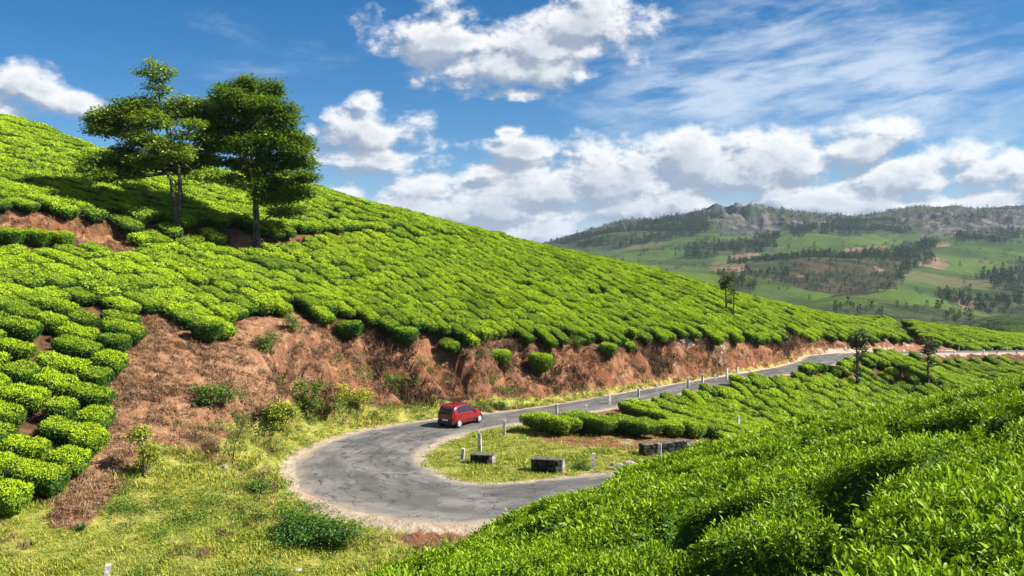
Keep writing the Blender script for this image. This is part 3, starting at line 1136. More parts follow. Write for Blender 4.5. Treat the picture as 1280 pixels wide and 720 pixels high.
BUSH_PROF = [(.30, .05), (.60, .22), (.86, .42), (.97, .62), (1.0, .80), (.96, .91), (.80, .965), (.50, .992), (.0, 1.0)]


def bush_mesh(name, L, Wd, H, seed, nleaf, leaf, stems=True, wild=0.0):
    """a plucked tea bush: flat leafy table on a twiggy base, long axis along x"""
    rng = np.random.default_rng(seed)
    nseg = 18
    pr = np.array([p[0] for p in BUSH_PROF])
    ph = np.array([p[1] for p in BUSH_PROF])
    ph1 = rng.uniform(0, 9)

    def surf(t, a):
        r = np.interp(t, np.arange(len(pr)), pr)
        h = np.interp(t, np.arange(len(pr)), ph)
        ca, sa = np.cos(a), np.sin(a)
        e = .60
        cx = np.sign(ca) * np.abs(ca) ** e
        sy = np.sign(sa) * np.abs(sa) ** e
        lump = 1 + .16 * (vn(np.cos(a) * 1.6 + ph1, np.sin(a) * 1.6 + seed, 3) - .5) * 2
        x = cx * r * L / 2 * lump
        y = sy * r * Wd / 2 * lump
        top = 1 + (.11 + wild) * (fbm(x * 1.4 + ph1, y * 1.4 + seed * 3.1, 7, 2) - .5) * 2
        return np.stack([x, y, h * H * top], -1)
    ts = np.arange(len(pr), dtype=float)
    V = [surf(np.full(nseg, t), np.linspace(0, 2 * np.pi, nseg, endpoint=False)) for t in ts[:-1]]
    V = np.concatenate(V + [surf(np.array([ts[-1]]), np.array([0.]))]) * np.array([.93, .93, .95])
    faces = []
    for i in range(len(ts) - 2):
        for k in range(nseg):
            k2 = (k + 1) % nseg
            faces.append((i * nseg + k, i * nseg + k2, (i + 1) * nseg + k2, (i + 1) * nseg + k))
    li = (len(ts) - 2) * nseg
    for k in range(nseg):
        faces.append((li + k, li + (k + 1) % nseg, len(V) - 1, len(V) - 1))
    nc = len(faces)
    # leaves over that surface
    tw = np.interp(rng.random(nleaf), [0, .08, .36, .62, 1], [.6, 1.6, 3.2, 4.9, 7.9])
    # top gets leaves by area
    top = tw > 4.9
    rr = np.sqrt(rng.random(top.sum())) * .93
    tw[top] = np.interp(-rr, -pr[4:], ts[4:])
    aa = rng.uniform(0, 2 * np.pi, nleaf)
    Pp = surf(tw, aa)
    e = .05
    du = surf(np.minimum(tw + e, 7.95), aa) - surf(tw - e, aa)
    dv = surf(tw, aa + .06) - surf(tw, aa - .06)
    Nn = unit(np.cross(dv, du))
    Nn = np.where((np.einsum('ij,ij->i', Nn, Pp - np.array([0, 0, H * .45])) < 0)[:, None], -Nn, Nn)
    rnd = rng.normal(size=(nleaf, 3))
    Nl = unit(Nn + .42 * rnd + np.array([0, 0, .3]))
    T = unit(np.cross(Nl, rng.normal(size=(nleaf, 3))) + .45 * Nn + np.array([0, 0, .25]))
    Nl = unit(Nl - T * np.einsum('ij,ij->i', Nl, T)[:, None])
    Pp = Pp + Nn * rng.uniform(-.03, .05, nleaf)[:, None]
    lv, lf = leaf_quads(Pp, Nl, T, leaf * rng.uniform(.7, 1.3, nleaf), leaf * .5 * rng.uniform(.8, 1.2, nleaf), rng)
    up = np.clip(Nn[:, 2], 0, 1)
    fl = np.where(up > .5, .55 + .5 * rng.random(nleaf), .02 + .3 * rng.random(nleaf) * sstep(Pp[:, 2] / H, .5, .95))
    tn = rng.random(nleaf)
    allv = np.concatenate([V, lv])
    allf = np.concatenate([np.array(faces), lf + len(V)])
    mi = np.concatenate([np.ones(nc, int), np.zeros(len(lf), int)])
    flush = np.concatenate([np.zeros(len(V)), np.repeat(fl, 4)])
    tone = np.concatenate([np.zeros(len(V)) + .4, np.repeat(tn, 4)])
    mb = None
    if stems:
        mb = MB()
        for k in range(6):
            a = rng.uniform(0, 6.28)
            x0, y0 = rng.uniform(-.22, .22) * L, rng.uniform(-.1, .1) * Wd
            mb.tube([(x0, y0, -.25), (x0 + .1 * math.cos(a), y0 + .1 * math.sin(a), .15), (x0 + .3 * math.cos(a), y0 + .25 * math.sin(a), .5 * H)], [.045, .035, .02], 5, 0, False)
        nv = len(allv)
        allv = np.concatenate([allv, np.array(mb.v)])
        allf = np.concatenate([allf, np.array(mb.f) + nv])
        mi = np.concatenate([mi, np.full(len(mb.f), 2)])
        flush = np.concatenate([flush, np.zeros(len(mb.v))])
        tone = np.concatenate([tone, np.zeros(len(mb.v))])
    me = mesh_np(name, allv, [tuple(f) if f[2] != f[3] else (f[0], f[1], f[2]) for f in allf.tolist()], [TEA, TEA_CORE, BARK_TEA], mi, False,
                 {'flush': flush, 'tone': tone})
    return me


# lengths of bush along its row
BL = [1.15, 1.5, 2.0, 2.6]
PER = 5
def bush_set(tagname, nleaf, leaf, per=PER):
    out = []
    for i, L in enumerate(BL):
        for k in range(per):
            out.append((L, bush_mesh(tagname, L * 1.05, 1.12, .95, 100 + i * 20 + k, int(nleaf * (L + .5)), leaf, True)))
    return out


BUSH_NEAR = bush_set('tea_bush', 1250, .105)
BUSH_FAR = bush_set('distant_tea_bush', 480, .165)


def row_frame(x, y, al):
    """ground slope at a point and the frame of a bush lying along the row direction"""
    e = .6
    dzx = (gz_np(x + e, y) - gz_np(x - e, y)) / (2 * e)
    dzy = (gz_np(x, y + e) - gz_np(x, y - e)) / (2 * e)
    g = np.hypot(dzx, dzy)
    k = np.minimum(1, .5 / np.maximum(g, 1e-6)) * .88
    n = unit(np.stack([-dzx * k, -dzy * k, np.ones_like(dzx)], -1))
    t = np.stack([np.cos(al), np.sin(al), np.zeros_like(al)], -1)
    t = unit(t - n * np.einsum('ij,ij->i', t, n)[:, None])
    b = np.cross(n, t)
    return t, b, n


def to_euler(t, b, n):
    M = np.stack([t, b, n], -1)                     # columns
    sy = -M[:, 2, 0]
    ey = np.arcsin(np.clip(sy, -1, 1))
    ex = np.arctan2(M[:, 2, 1], M[:, 2, 2])
    ez = np.arctan2(M[:, 1, 0], M[:, 0, 0])
    return np.stack([ex, ey, ez], -1)


def hill_alpha(x):
    return np.radians(np.interp(x, [-60, -34, -24, -10, 5, 30, 60], [13, 20, 34, 52, 56, 52, 46]))


_xs = np.linspace(-160, 160, 3201)
_Tx = np.concatenate([[0], np.cumsum(np.tan(hill_alpha((_xs[1:] + _xs[:-1]) / 2)) * np.diff(_xs))])
_Tx -= np.interp(0, _xs, _Tx)


def rows_hill():
    out = []
    for k in range(-10, 270):
        c = k * 1.75
        x = -95.0 + random.uniform(0, 1.5)
        while x < 125:
            al = float(np.interp(x, [-60, -34, -24, -10, 5, 30, 60], [13, 20, 34, 52, 56, 52, 46])) * math.pi / 180
            i = random.choice((0, 1, 2, 2, 3, 3))
            L = BL[i]
            xm = x + L / 2 * math.cos(al)
            out.append((xm, c - float(np.interp(xm, _xs, _Tx)), -al, i))
            x += (L + random.choice((-.3, -.2, -.15, -.05, .12))) * math.cos(al)
            if random.random() < .025:
                x += random.uniform(.5, 1.1)
    a = np.array(out)
    wob = (fbm(a[:, 0] * .07, a[:, 1] * .07, 5, 2) - .5) * 2.2
    a[:, 1] += wob + RNG.normal(0, .04, len(a))
    return a


def rows_gully():
    r = np.array([.36, -.93])
    c = np.array([.93, .36])
    out = []
    for k in range(-30, 130):
        s = -150.0 + random.uniform(0, 1.5)
        while s < 40:
            i = random.choice((0, 1, 1, 2, 2, 3))
            L = BL[i]
            p = c * (k * 1.42) + r * (s + L / 2)
            out.append((p[0], p[1], math.atan2(r[1], r[0]), i))
            s += L + random.choice((-.1, .0, .05, .12, .45))
            if random.random() < .03:
                s += random.uniform(.5, 1.2)
    a = np.array(out)
    a[:, 0] += (fbm(a[:, 0] * .08, a[:, 1] * .08, 15, 2) - .5) * 2.0
    return a


def cull(a, where):
    x, y = a[:, 0], a[:, 1]
    ok = (y > 31) & (y < 205) & (np.abs(x) < .80 * y + 3)
    a = a[ok]
    x, y = a[:, 0], a[:, 1]
    z = gz_np(x, y)
    u, v = proj(x, y, z)
    sd, t = sheet_np(GM['sd'], x, y), sheet_np(GM['t'], x, y)
    fore = sheet_np(GM['fore'], x, y)
    left = in_poly(u, v, LEFT_ROWS)
    if where == 'left':
        ok = left & (bare_mask(u, v) < .5) & (z > -10.9) & ~fore
    elif where == 'hill':
        ok = (sd > 0) & (t > 2.0) & (bare_mask(u, v) < .5) & (sheet_np(GM['bank'], x, y) < .45) & (z > -10.9 + np.where(x > 30, -9, 0))
        ok &= ~((y < 44) & (x > -12)) & ~fore & ~left
    else:
        ok = (sd < 0) & (t > np.where(y > 108, 1.6, 1.1)) & in_poly(u, v, GULLY_TEA) & ~((z - fore_top(x, y)[0]) < -.4) & (y > 54)
    return np.concatenate([a, u[:, None], v[:, None]], 1)[ok]        # x, y, turn, kind, column, row


LEFT_ROWS = [(-300, 398), (60, 398), (100, 392), (175, 396), (175, 740), (-300, 740)]


def rows_left():
    out = []
    for k in range(20):
        c = 31 + k * 1.95
        x = -52.0 + random.uniform(0, 1.5)
        while x < -8:
            i = random.choice((0, 1, 1, 2, 2, 3))
            L = BL[i]
            out.append((x + L / 2, c - .12 * (x + L / 2 + 20) + random.uniform(-.15, .15), -.12 + random.uniform(-.12, .12), i))
            x += L * random.uniform(.9, 1.02) + random.choice((-.1, 0, .1, .5, 1.1))
    return np.array(out)


A = np.concatenate([cull(rows_left(), 'left'), cull(rows_hill(), 'hill'), cull(rows_gully(), 'gully')])
zone = np.where(sheet_np(GM['sd'], A[:, 0], A[:, 1]) > 0, 0, 1)
# single bushes seen on the bank and the small island: picture place, length, turn, height factor
SOLO = [
    (258, 428, 2.0, -.2, 1.15, 'dark round tea bush hanging over the pale gully of the red bank'),
    (142, 443, 1.6, -.1, 1.0, 'small rounded tea bush alone on the bare slope beside the terraced rows'),
    (438, 424, 2.1, -.3, 1.1, 'tea bush with a dark hollow under it on the lip of the red bank'),
    (506, 432, 1.7, -.4, 1.1, 'dark tea bush sagging down the upper bank above the car'),
    (625, 458, 1.4, -.3, 1.0, 'small tea bush stuck to the bank face just right of the car'),
    (674, 466, 1.7, -.5, 1.25, 'tall dark tea bush hanging lowest on the red bank'),
    (760, 448, 1.3, -.5, 1.0, 'small bright tea bush at the edge of the bank past the orange soil'),
    (12, 309, 2.0, -.1, 1.1, 'tea bush with bare stems on the red terrace, cut by the left picture edge'),
    (45, 310, 2.0, -.15, 1.1, 'tea bush with bare stems in the middle of the red terrace row'),
    (76, 311, 1.6, -.2, 1.1, 'last tea bush of the short row on the red terrace, above a pale stump'),
    (398, 383, 1.5, -.3, .9, 'little tea bush at the top of the notch in the bank'),
]
ISL = [(2.45, 56.6, 4.3, math.radians(-47), 1.12, 'leftmost of the three big tea cushions on the grass island, rounded'),
       (4.9, 57.0, 4.6, math.radians(-50), 1.16, 'middle tea cushion of the three on the island, two humps'),
       (7.5, 56.3, 4.2, math.radians(-47), 1.05, 'rightmost of the three tea cushions on the island, beside bare soil')]

dist = np.hypot(A[:, 0], A[:, 1])
inview = (A[:, 4] > -25) & (A[:, 4] < 1300) & (A[:, 5] < 740)
size = np.array([BL[int(i)] for i in A[:, 3]]) ** .6 / dist
order = np.argsort(-np.where(inview, size, 0))
N_IND = 300 - len(SOLO) - len(ISL)
is_ind = np.zeros(len(A), bool)
is_ind[order[:N_IND]] = True
T_, B_, N_ = row_frame(A[:, 0], A[:, 1], A[:, 2])
EU = to_euler(T_, B_, N_)
base = np.stack([A[:, 0], A[:, 1], gz_np(A[:, 0], A[:, 1]) - .08], -1)
SZ = np.stack([RNG.uniform(.94, 1.08, len(A)), RNG.uniform(.9, 1.12, len(A)), RNG.uniform(.88, 1.10, len(A))], -1)
# rows lie wider apart where they run level: wider tables there
lz = in_poly(A[:, 4], A[:, 5], LEFT_ROWS) & (zone == 0)
SZ[:, 2] *= np.where(lz, 1.22, 1.0)
SZ[:, 1] *= np.where(lz, 1.25 / (np.cos(A[:, 2]) * 1.75 / 1.14), 1.0)
SZ[:, 1] *= np.where(zone == 0, np.cos(A[:, 2]) * 1.75 / 1.14, 1.08)
pick = np.array([int(i) * PER + int(k) for i, k in zip(A[:, 3], RNG.integers(0, PER, len(A)))])

ZONES = [
    (lambda u, v: (u < 165) & (v > 520), 'tea bushes in the terraced rows left of the bare bank', 'tea bush in the lowest terraced rows at the left edge beside the meadow'),
    (lambda u, v: (u < 165) & (v > 450), 'tea bushes in the terraced rows left of the bare bank', 'tea bush in the middle terraced rows left of the bare scree'),
    (lambda u, v: (u < 165) & (v > 392), 'tea bushes in the terraced rows left of the bare bank', 'tea bush in the upper terraced rows left of the scree top'),
    (lambda u, v: (u < 200) & (v <= 330), 'tea bushes along the terrace by the two trees', 'tea bush edging the red soil terrace left of the open two-stemmed tree'),
    (lambda u, v: (u < 460) & (v <= 330), 'tea bushes along the terrace by the two trees', 'tea bush in the rows around the feet of the two tall trees'),
    (lambda u, v: (u < 170), 'tea bushes on the slope below the terrace', 'bright tea bush in the cushion rows under the red soil terrace'),
    (lambda u, v: (u < 300), 'tea bushes on the slope below the terrace', 'tea bush in the cushion rows between the two-stemmed tree and the pale scree'),
    (lambda u, v: (u < 420), 'tea bushes on the slope below the terrace', 'tea bush in the slanting rows between the dense tree and the bank notch'),
    (lambda u, v: (u < 545), 'tea bushes above the red road bank', 'low tea bush in the slanting rows over the bank left of the car'),
    (lambda u, v: (u < 700), 'tea bushes above the red road bank', 'low tea bush in the slanting rows over the bank right of the car'),
    (lambda u, v: (u < 3000), 'tea bushes above the red road bank', 'low tea bush in the slanting rows over the steep end of the bank'),
]
GZ = [
    (lambda u, v: (u < 860) & (v > 522), 'rounded tea bush in the gully rows next to the bare soil strip'),
    (lambda u, v: (u < 900) & (v <= 505), 'rounded tea bush in the gully rows close under the guard stones'),
    (lambda u, v: (u < 930), 'rounded tea bush in the middle of the gully rows below the straight road'),
    (lambda u, v: (u < 3000), 'rounded tea bush in the far gully rows below the end of the straight'),
]
# bushes on the very lip of the bank, from left to right
LIP = sorted([q for q in np.nonzero(is_ind)[0] if zone[q] == 0 and A[q, 4] > 165 and
              in_poly(np.array([A[q, 4]]), np.array([A[q, 5] + 13]), BARE_BANK)[0]], key=lambda q: A[q, 4])
ORD = ['first', 'second', 'third', 'fourth', 'fifth', 'sixth', 'seventh', 'eighth', 'ninth', 'tenth', 'eleventh', 'twelfth']
lip_label = {}
for lo, hi, place in ((165, 395, 'left of the notch'), (395, 560, 'between the notch and the car'), (560, 720, 'past the car'), (720, 3000, 'on the steep far end')):
    grp = [q for q in LIP if lo <= A[q, 4] < hi][:12]
    for i_, q in enumerate(grp):
        lip_label[q] = '%s tea bush from the left along the bank lip %s' % (ORD[i_], place)
for q in np.nonzero(is_ind)[0]:
    u, v = float(A[q, 4]), float(A[q, 5])
    L, mesh = BUSH_NEAR[pick[q]]
    o = link('tea_bush', mesh)
    o.location = base[q]
    o.rotation_euler = EU[q]
    o.scale = SZ[q]
    if q in lip_label:
        tag(o, lip_label[q], 'tea bush', 'tea bushes along the lip of the bank')
    elif zone[q] == 1:
        tag(o, [l for f, l in GZ if f(u, v)][0], 'tea bush', 'tea bushes in the gully rows below the road')
    else:
        g_, l_ = [(g, l) for f, g, l in ZONES if f(u, v)][0]
        tag(o, l_, 'tea bush', g_)

near_far = ~is_ind
scatter('tea_bushes', base[near_far], EU[near_far], SZ[near_far] * np.array([1, 1, 1]), [m for _, m in BUSH_FAR], pick[near_far],
        'thousands of plucked tea bushes in rows covering the hillside')

for (u, v, L, rz, hf, lab) in SOLO:
    p = hit(u, v, 30)
    k = int(np.argmin([abs(l - L) for l in BL])) * PER
    o = link('tea_bush', BUSH_NEAR[k][1])
    t, b, n = row_frame(np.array([p.x]), np.array([p.y]), np.array([rz]))
    n = unit(n + np.array([[0, 0, 1.2]]))
    t = unit(t - n * (t * n).sum())
    o.location = p + Vector((0, 0, -.12))
    o.rotation_euler = to_euler(t, np.cross(n, t), n)[0]
    o.scale = (L / BL[k // PER], 1.15, 1.3 * hf)
    tag(o, lab, 'tea bush', 'single tea bushes on the road bank')
ISLM = [bush_mesh('tea_bush', L, 1.75, 1.0, 300 + i, 4800, .105, True) for i, (_, _, L, _, _, _) in enumerate(ISL)]
for (x, y, L, rz, hf, lab), m in zip(ISL, ISLM):
    o = link('tea_bush', m)
    o.location = (x, y, gz(x, y) - .06)
    o.rotation_euler = (0, 0, rz)
    o.scale = (1, 1, hf)
    tag(o, lab, 'tea bush', 'tea cushions on the grass island')
# ------------------------------------------------------------------ trees
def spline(pts, n=10):
    P = [Vector(p) for p in pts]
    a = np.array([tuple(p) for p in P])
    t = np.linspace(0, len(P) - 1, n)
    return [Vector(q) for q in catmull(a, t)]


def foliage_mesh(name, blobs, leaf, mat, seed, per, sun_bias=0.0, hollow=.45, spread=1.0):
    """blobs: centre, radii -> leaf sprays in uneven layered clumps"""
    rng = np.random.default_rng(seed)
    Vs, Fl, Tn, n0 = [], [], [], 0
    for (c, r) in blobs:
        c = np.array(c)
        r = np.array(r)
        nc = max(8, int(per * (r[0] * r[1] * r[2]) ** (2 / 3) / 3.0))
        # small sprays, each a flat fan of leaves
        d = unit(rng.normal(size=(nc, 3)))
        q = hollow + (1 - hollow) * rng.random(nc) ** .6
        sc = c + d * q[:, None] * r * rng.uniform(.8, 1.12, (nc, 1))
        for k in range(nc):
            m = rng.integers(9, 15)
            ax = unit((d[k] * r + np.array([0, 0, .15]) + rng.normal(0, .35, 3))[None])[0]
            ax[2] *= .35
            ax = ax / (np.linalg.norm(ax) + 1e-6)
            off = rng.normal(0, 1, (m, 3)) * np.array([.30, .30, .10]) * spread
            P = sc[k] + off + np.abs(off[:, :1]) * 0
            T = unit(off * np.array([1, 1, .3]) + ax * .5 + rng.normal(0, .25, (m, 3)) + np.array([0, 0, -.12]))
            Nl = unit(np.array([0, 0, 1.0]) + d[k] * .45 + rng.normal(0, .42, (m, 3)))
            Nl = unit(Nl - T * (Nl * T).sum(1)[:, None])
            V, F = leaf_quads(P, Nl, T, leaf * rng.uniform(.7, 1.35, m), leaf * .5 * rng.uniform(.8, 1.2, m), rng)
            Vs.append(V)
            fl = np.clip(.25 + .35 * d[k][2] + .3 * rng.normal(), 0, 1)
            Fl.append(np.full(len(V), fl))
            Tn.append(np.repeat(rng.random(m), 4))
    V = np.concatenate(Vs)
    F = np.arange(len(V)).reshape(-1, 4)
    return mesh_np(name, V, F, [mat], None, False, {'flush': np.concatenate(Fl), 'tone': np.concatenate(Tn)})


def bark_mat():
    m, n, out = new_mat('grey_brown_bark')
    geo = n.n.new('ShaderNodeTexCoord')
    o = geo.outputs['Object']
    st = n.noise(n.vm('MULTIPLY', o, (7.0, 7.0, 1.2)), 1.0, 5, .65, .5)
    li = n.noise(o, .9, 3, .5)
    c = n.mix(n.ss(st, .38, .62), (.030, .025, .020), (.115, .095, .075))
    c = n.mix(n.m('MULTIPLY', n.ss(li, .5, .65), .6), c, (.20, .185, .16))
    principled(n, out, c, .9, st, .8, .05, .15)
    return m


BARK = bark_mat()


def tree_thing(name, base_p, stems, limbs, blobs, leaf, mat, seed, per, label, cat, group=None, hollow=.45, spread=1.0):
    """stems and limbs are polylines with radii in world space; blobs carry the foliage"""
    t = thing(name, base_p, label, cat, group)
    b = np.array(base_p)
    mb = MB()
    for pts, r0, r1 in stems:
        sp = spline([np.array(p) - b for p in pts], 14)
        n = len(sp)
        rr = [r0 + (r1 - r0) * (i / (n - 1)) ** .8 for i in range(n)]
        rr[0] *= 1.5
        rr[1] *= 1.12
        rng = random.Random(seed)
        sp = [p + Vector((rng.uniform(-.06, .06), rng.uniform(-.06, .06), 0)) for p in sp]
        mb.tube(sp, rr, 9, 0, True)
    mb.build('trunk', BARK, t)
    lm = MB()
    for pts, r0, r1 in limbs:
        sp = spline([np.array(p) - b for p in pts], 8)
        lm.tube(sp, [r0 + (r1 - r0) * i / 7 for i in range(8)], 6, 0, False)
    if lm.v:
        lm.build('branches', BARK, t)
    bl = [(np.array(c) - b, r) for c, r in blobs]
    link('crown', foliage_mesh('crown', bl, leaf, mat, seed, per, 0, hollow, spread), t)
    return t


def zx(x, y):                                   # places measured on an enlarged view of the two trees
    return x / 2.6667, 60 + y / 2.6667


def crown_blobs(spec, d, rng, depth):
    out = []
    for x, y, r, sq in spec:
        u, v = zx(x, y)
        rw = r / 2.6667 / FPX * d
        dd = d + rng.uniform(-1, 1) * depth
        out.append((px_at(u, v, dd), (rw, rw * 1.05, rw * sq)))
    return out


rng_t = random.Random(11)
# left tree: open layered crown on two stems, thin pale leader at the top
D1 = 75.4
b1 = hit(*zx(600, 640), 40)
D1 = b1.y
SP1 = [(372, 225, 60, .55), (440, 205, 66, .55), (415, 262, 70, .5), (345, 272, 48, .5), (330, 240, 40, .5), (480, 190, 46, .6), (505, 240, 62, .5), (560, 215, 50, .5), (620, 190, 62, .5), (660, 230, 52, .5),
       (470, 300, 52, .4), (520, 320, 56, .45), (570, 345, 70, .45), (640, 350, 66, .5), (690, 300, 52, .5), (600, 290, 30, .4), (680, 370, 54, .45), (610, 400, 60, .4), (530, 385, 56, .4),
       (390, 372, 66, .42), (330, 372, 50, .42), (300, 400, 36, .4), (430, 415, 56, .36), (350, 425, 52, .36), (480, 375, 52, .4), (690, 430, 44, .4), (640, 255, 34, .4), (420, 335, 42, .4)]
BL1 = crown_blobs(SP1, D1, rng_t, 3.0)
top1 = zx(527, 100)
TOPS = [(508, 52, 18, .9), (552, 78, 24, .6), (482, 84, 20, .6), (525, 98, 28, .6), (505, 128, 16, .8), (545, 135, 16, .8), (520, 160, 16, .8)]
tip = crown_blobs(TOPS, D1, rng_t, .5)
c_mid = px_at(*zx(575, 330), D1)
stemsA = [([b1 - Vector((0, 0, .3)), px_at(*zx(598, 560), D1), px_at(*zx(602, 480), D1), px_at(*zx(598, 420), D1), px_at(*zx(575, 340), D1), px_at(*zx(545, 240), D1), px_at(*zx(525, 120), D1)], .30, .05),
          ([b1 + Vector((-.35, -.1, -.3)), px_at(*zx(585, 560), D1), px_at(*zx(576, 480), D1 - .3), px_at(*zx(560, 420), D1 - .5), px_at(*zx(500, 320), D1 - .9), px_at(*zx(440, 240), D1 - 1.2)], .24, .06)]
limbsA = []
for (c, r) in BL1:
    k = rng_t.choice([px_at(*zx(590, 400), D1), px_at(*zx(572, 350), D1), px_at(*zx(560, 300), D1)]) if c.x > px_at(*zx(480, 0), D1).x else rng_t.choice([px_at(*zx(560, 420), D1 - .5), px_at(*zx(515, 345), D1 - .8), px_at(*zx(470, 285), D1 - 1)])
    mid = k.lerp(c, .55) + Vector((0, 0, -.25))
    limbsA.append(([k, mid, c + Vector((0, 0, -.1))], .085, .02))
tree_thing('shade_tree', b1, stemsA, limbsA, BL1 + tip, .30, LEAF_TREE, 21, 270,
           'tall open tree with two stems and a thin leader sticking up, left of the pair', 'tree', 'shade trees on the tea terrace')
# right tree: dense egg-shaped crown on one dark stem
b2 = hit(*zx(858, 678), 40)
D2 = b2.y
SP2 = [(800, 135, 42, .7), (770, 160, 50, .65), (850, 155, 55, .65), (740, 200, 52, .6), (810, 200, 66, .6), (890, 195, 55, .6), (720, 255, 46, .55), (780, 265, 70, .55), (860, 260, 72, .55),
       (935, 240, 50, .6), (965, 290, 50, .55), (905, 310, 70, .5), (830, 325, 72, .5), (760, 325, 50, .5), (985, 350, 52, .5), (1010, 385, 44, .5), (930, 380, 72, .5), (860, 395, 66, .45),
       (800, 385, 44, .45), (980, 430, 55, .45), (910, 445, 60, .45), (850, 450, 50, .45), (950, 490, 60, .42), (1005, 480, 42, .42), (890, 500, 52, .4), (940, 545, 48, .4), (975, 540, 40, .4), (700, 225, 34, .5),
       (715, 330, 34, .4), (740, 380, 30, .4), (830, 110, 30, .6), (905, 150, 36, .6), (800, 440, 34, .4), (760, 435, 30, .4), (715, 190, 40, .6), (950, 210, 46, .6), (745, 150, 38, .7), (900, 125, 34, .7), (1000, 320, 44, .6), (700, 290, 40, .5), (1020, 430, 36, .45)]
BL2 = crown_blobs(SP2, D2, rng_t, 3.2)
limbsB = []
axis = [px_at(*zx(848, 450), D2), px_at(*zx(842, 390), D2), px_at(*zx(835, 330), D2), px_at(*zx(828, 270), D2), px_at(*zx(822, 210), D2)]
for (c, r) in BL2:
    k = min(axis, key=lambda a: abs(a.z - (c.z - 1.0)))
    limbsB.append(([k, k.lerp(c, .5) + Vector((0, 0, -.2)), c], .075, .02))
limbsB.append(([px_at(*zx(868, 580), D2), px_at(*zx(905, 555), D2 - .4), px_at(*zx(945, 520), D2 - .8)], .08, .03))
tree_thing('shade_tree', b2, [([b2 - Vector((0, 0, .3)), px_at(*zx(856, 580), D2), px_at(*zx(850, 480), D2), px_at(*zx(842, 390), D2), px_at(*zx(830, 270), D2), px_at(*zx(815, 150), D2)], .36, .06),
                              ([px_at(*zx(853, 540), D2), px_at(*zx(845, 470), D2 + .3), px_at(*zx(815, 390), D2 + .5), px_at(*zx(780, 300), D2 + .8)], .16, .05)], limbsB,
           BL2, .30, LEAF_TREE2, 31, 290, 'dense dark green tree with an egg shaped crown, right of the pair', 'tree', 'shade trees on the tea terrace', .35)


def on_slope(u, v, d):
    while d > 70:
        q = px_at(u, v, d)
        q.z = gz(q.x, q.y)
        if VH - FPX * q.z / d >= v:
            break
        d -= .5
    return q


# slim lopped silver oaks between the tea rows
def lopped(base, top_v, spec, seed, label, forked=False):
    """spec: blobs (column, row, radius in picture units) seen at the tree's distance"""
    d = base.y
    bl, lim = [], []
    ub = UC + FPX * base.x / d
    tip_ = px_at(ub, top_v + 6, d)
    ax = lambda z: base + (tip_ - base) * ((z - base.z) / (tip_.z - base.z))
    rr = random.Random(seed)
    for u, v, r, sq in spec:
        u = ub + (u - ub) * .85
        w = r * .85 / FPX * d
        c = px_at(u, v, d + rr.uniform(-.6, .6))
        bl.append((c, (w, w, w * sq)))
        lim.append(([ax(c.z - .5), ax(c.z - .2).lerp(c, .6), c], .05, .02))
    st = [([base - Vector((0, 0, .3)), ax(base.z + (tip_.z - base.z) * .35) + Vector((.05, 0, 0)), ax(base.z + (tip_.z - base.z) * .7), tip_], .17, .05)]
    if forked:
        st.append(([base + Vector((.9, .3, -.3)), base + Vector((1.0, .3, 2.0)), base + Vector((1.15, .3, 4.6))], .10, .04))
    return tree_thing('silver_oak', base, st, lim, bl, .24, LEAF_OAK, seed, 260, label, 'tree', 'slim lopped trees among the tea', .2, .5)


p = hit(907, 398, 60)
lopped(p, 343, [(903, 352, 7, .8), (909, 350, 8, .7), (914, 349, 5, .7), (905, 359, 6, .8), (916, 360, 5, .9), (919, 366, 4, 1.0), (915, 376, 3.4, 1.2), (912, 386, 2.6, 1.2), (908, 345, 4, .8)], 41,
       'slim lopped tree with a small dark head standing on the hill against the far valley', True)
p = on_slope(1071, 491, 104)
lopped(p, 412, [(1068, 420, 8, .8), (1078, 418, 9, .8), (1085, 424, 7, .8), (1074, 430, 10, .8), (1066, 432, 7, .7), (1080, 436, 7, .7), (1074, 444, 6, .9), (1072, 455, 5.5, 1.1), (1075, 466, 5.5, 1.1), (1071, 477, 5, 1.1), (1075, 485, 4, 1), (1062, 424, 4, .8)], 43,
       'lopped tree with a ragged leafy trunk at the gully edge below the road bend')
p = on_slope(1160, 481, 116)
lopped(p, 422, [(1158, 427, 7, .8), (1166, 430, 8, .8), (1162, 438, 8, .8), (1155, 440, 6, .8), (1170, 437, 5, .8), (1161, 448, 6, .9), (1166, 455, 4, 1), (1160, 462, 3, 1.2), (1162, 470, 2.5, 1.2)], 47,
       'smaller lopped tree with bare lower stem, right of the ragged leafy trunk')

# ------------------------------------------------------------------ shrubs and weeds on the bank and meadow
def shrub(name, u, v, w, h, mat, seed, label, cat='shrub', leaf=.15, per=170, group=None, d0=26, n=7):
    p = hit(u, v, d0)
    rr = random.Random(seed)
    t = thing(name, p, label, cat, group)
    bl, mb = [], MB()
    for k in range(n):
        c = Vector((rr.uniform(-.5, .5) * w * .8, rr.uniform(-.35, .35) * w * .7, h * rr.uniform(.15, .85)))
        r = w * rr.uniform(.22, .34)
        bl.append((c, (r, r, r * min(1.2, h / w * 1.0 + .15))))
        mb.tube([(c.x * .25, c.y * .25, -.3), (c.x * .6, c.y * .6, c.z * .5), tuple(c)], [.035, .025, .012], 5, 0, False)
    mb.build('stem', BARK_TEA, t)
    link('foliage', foliage_mesh('foliage', bl, leaf, mat, seed, per * 2.8, 0, .2, .55), t)
    return t


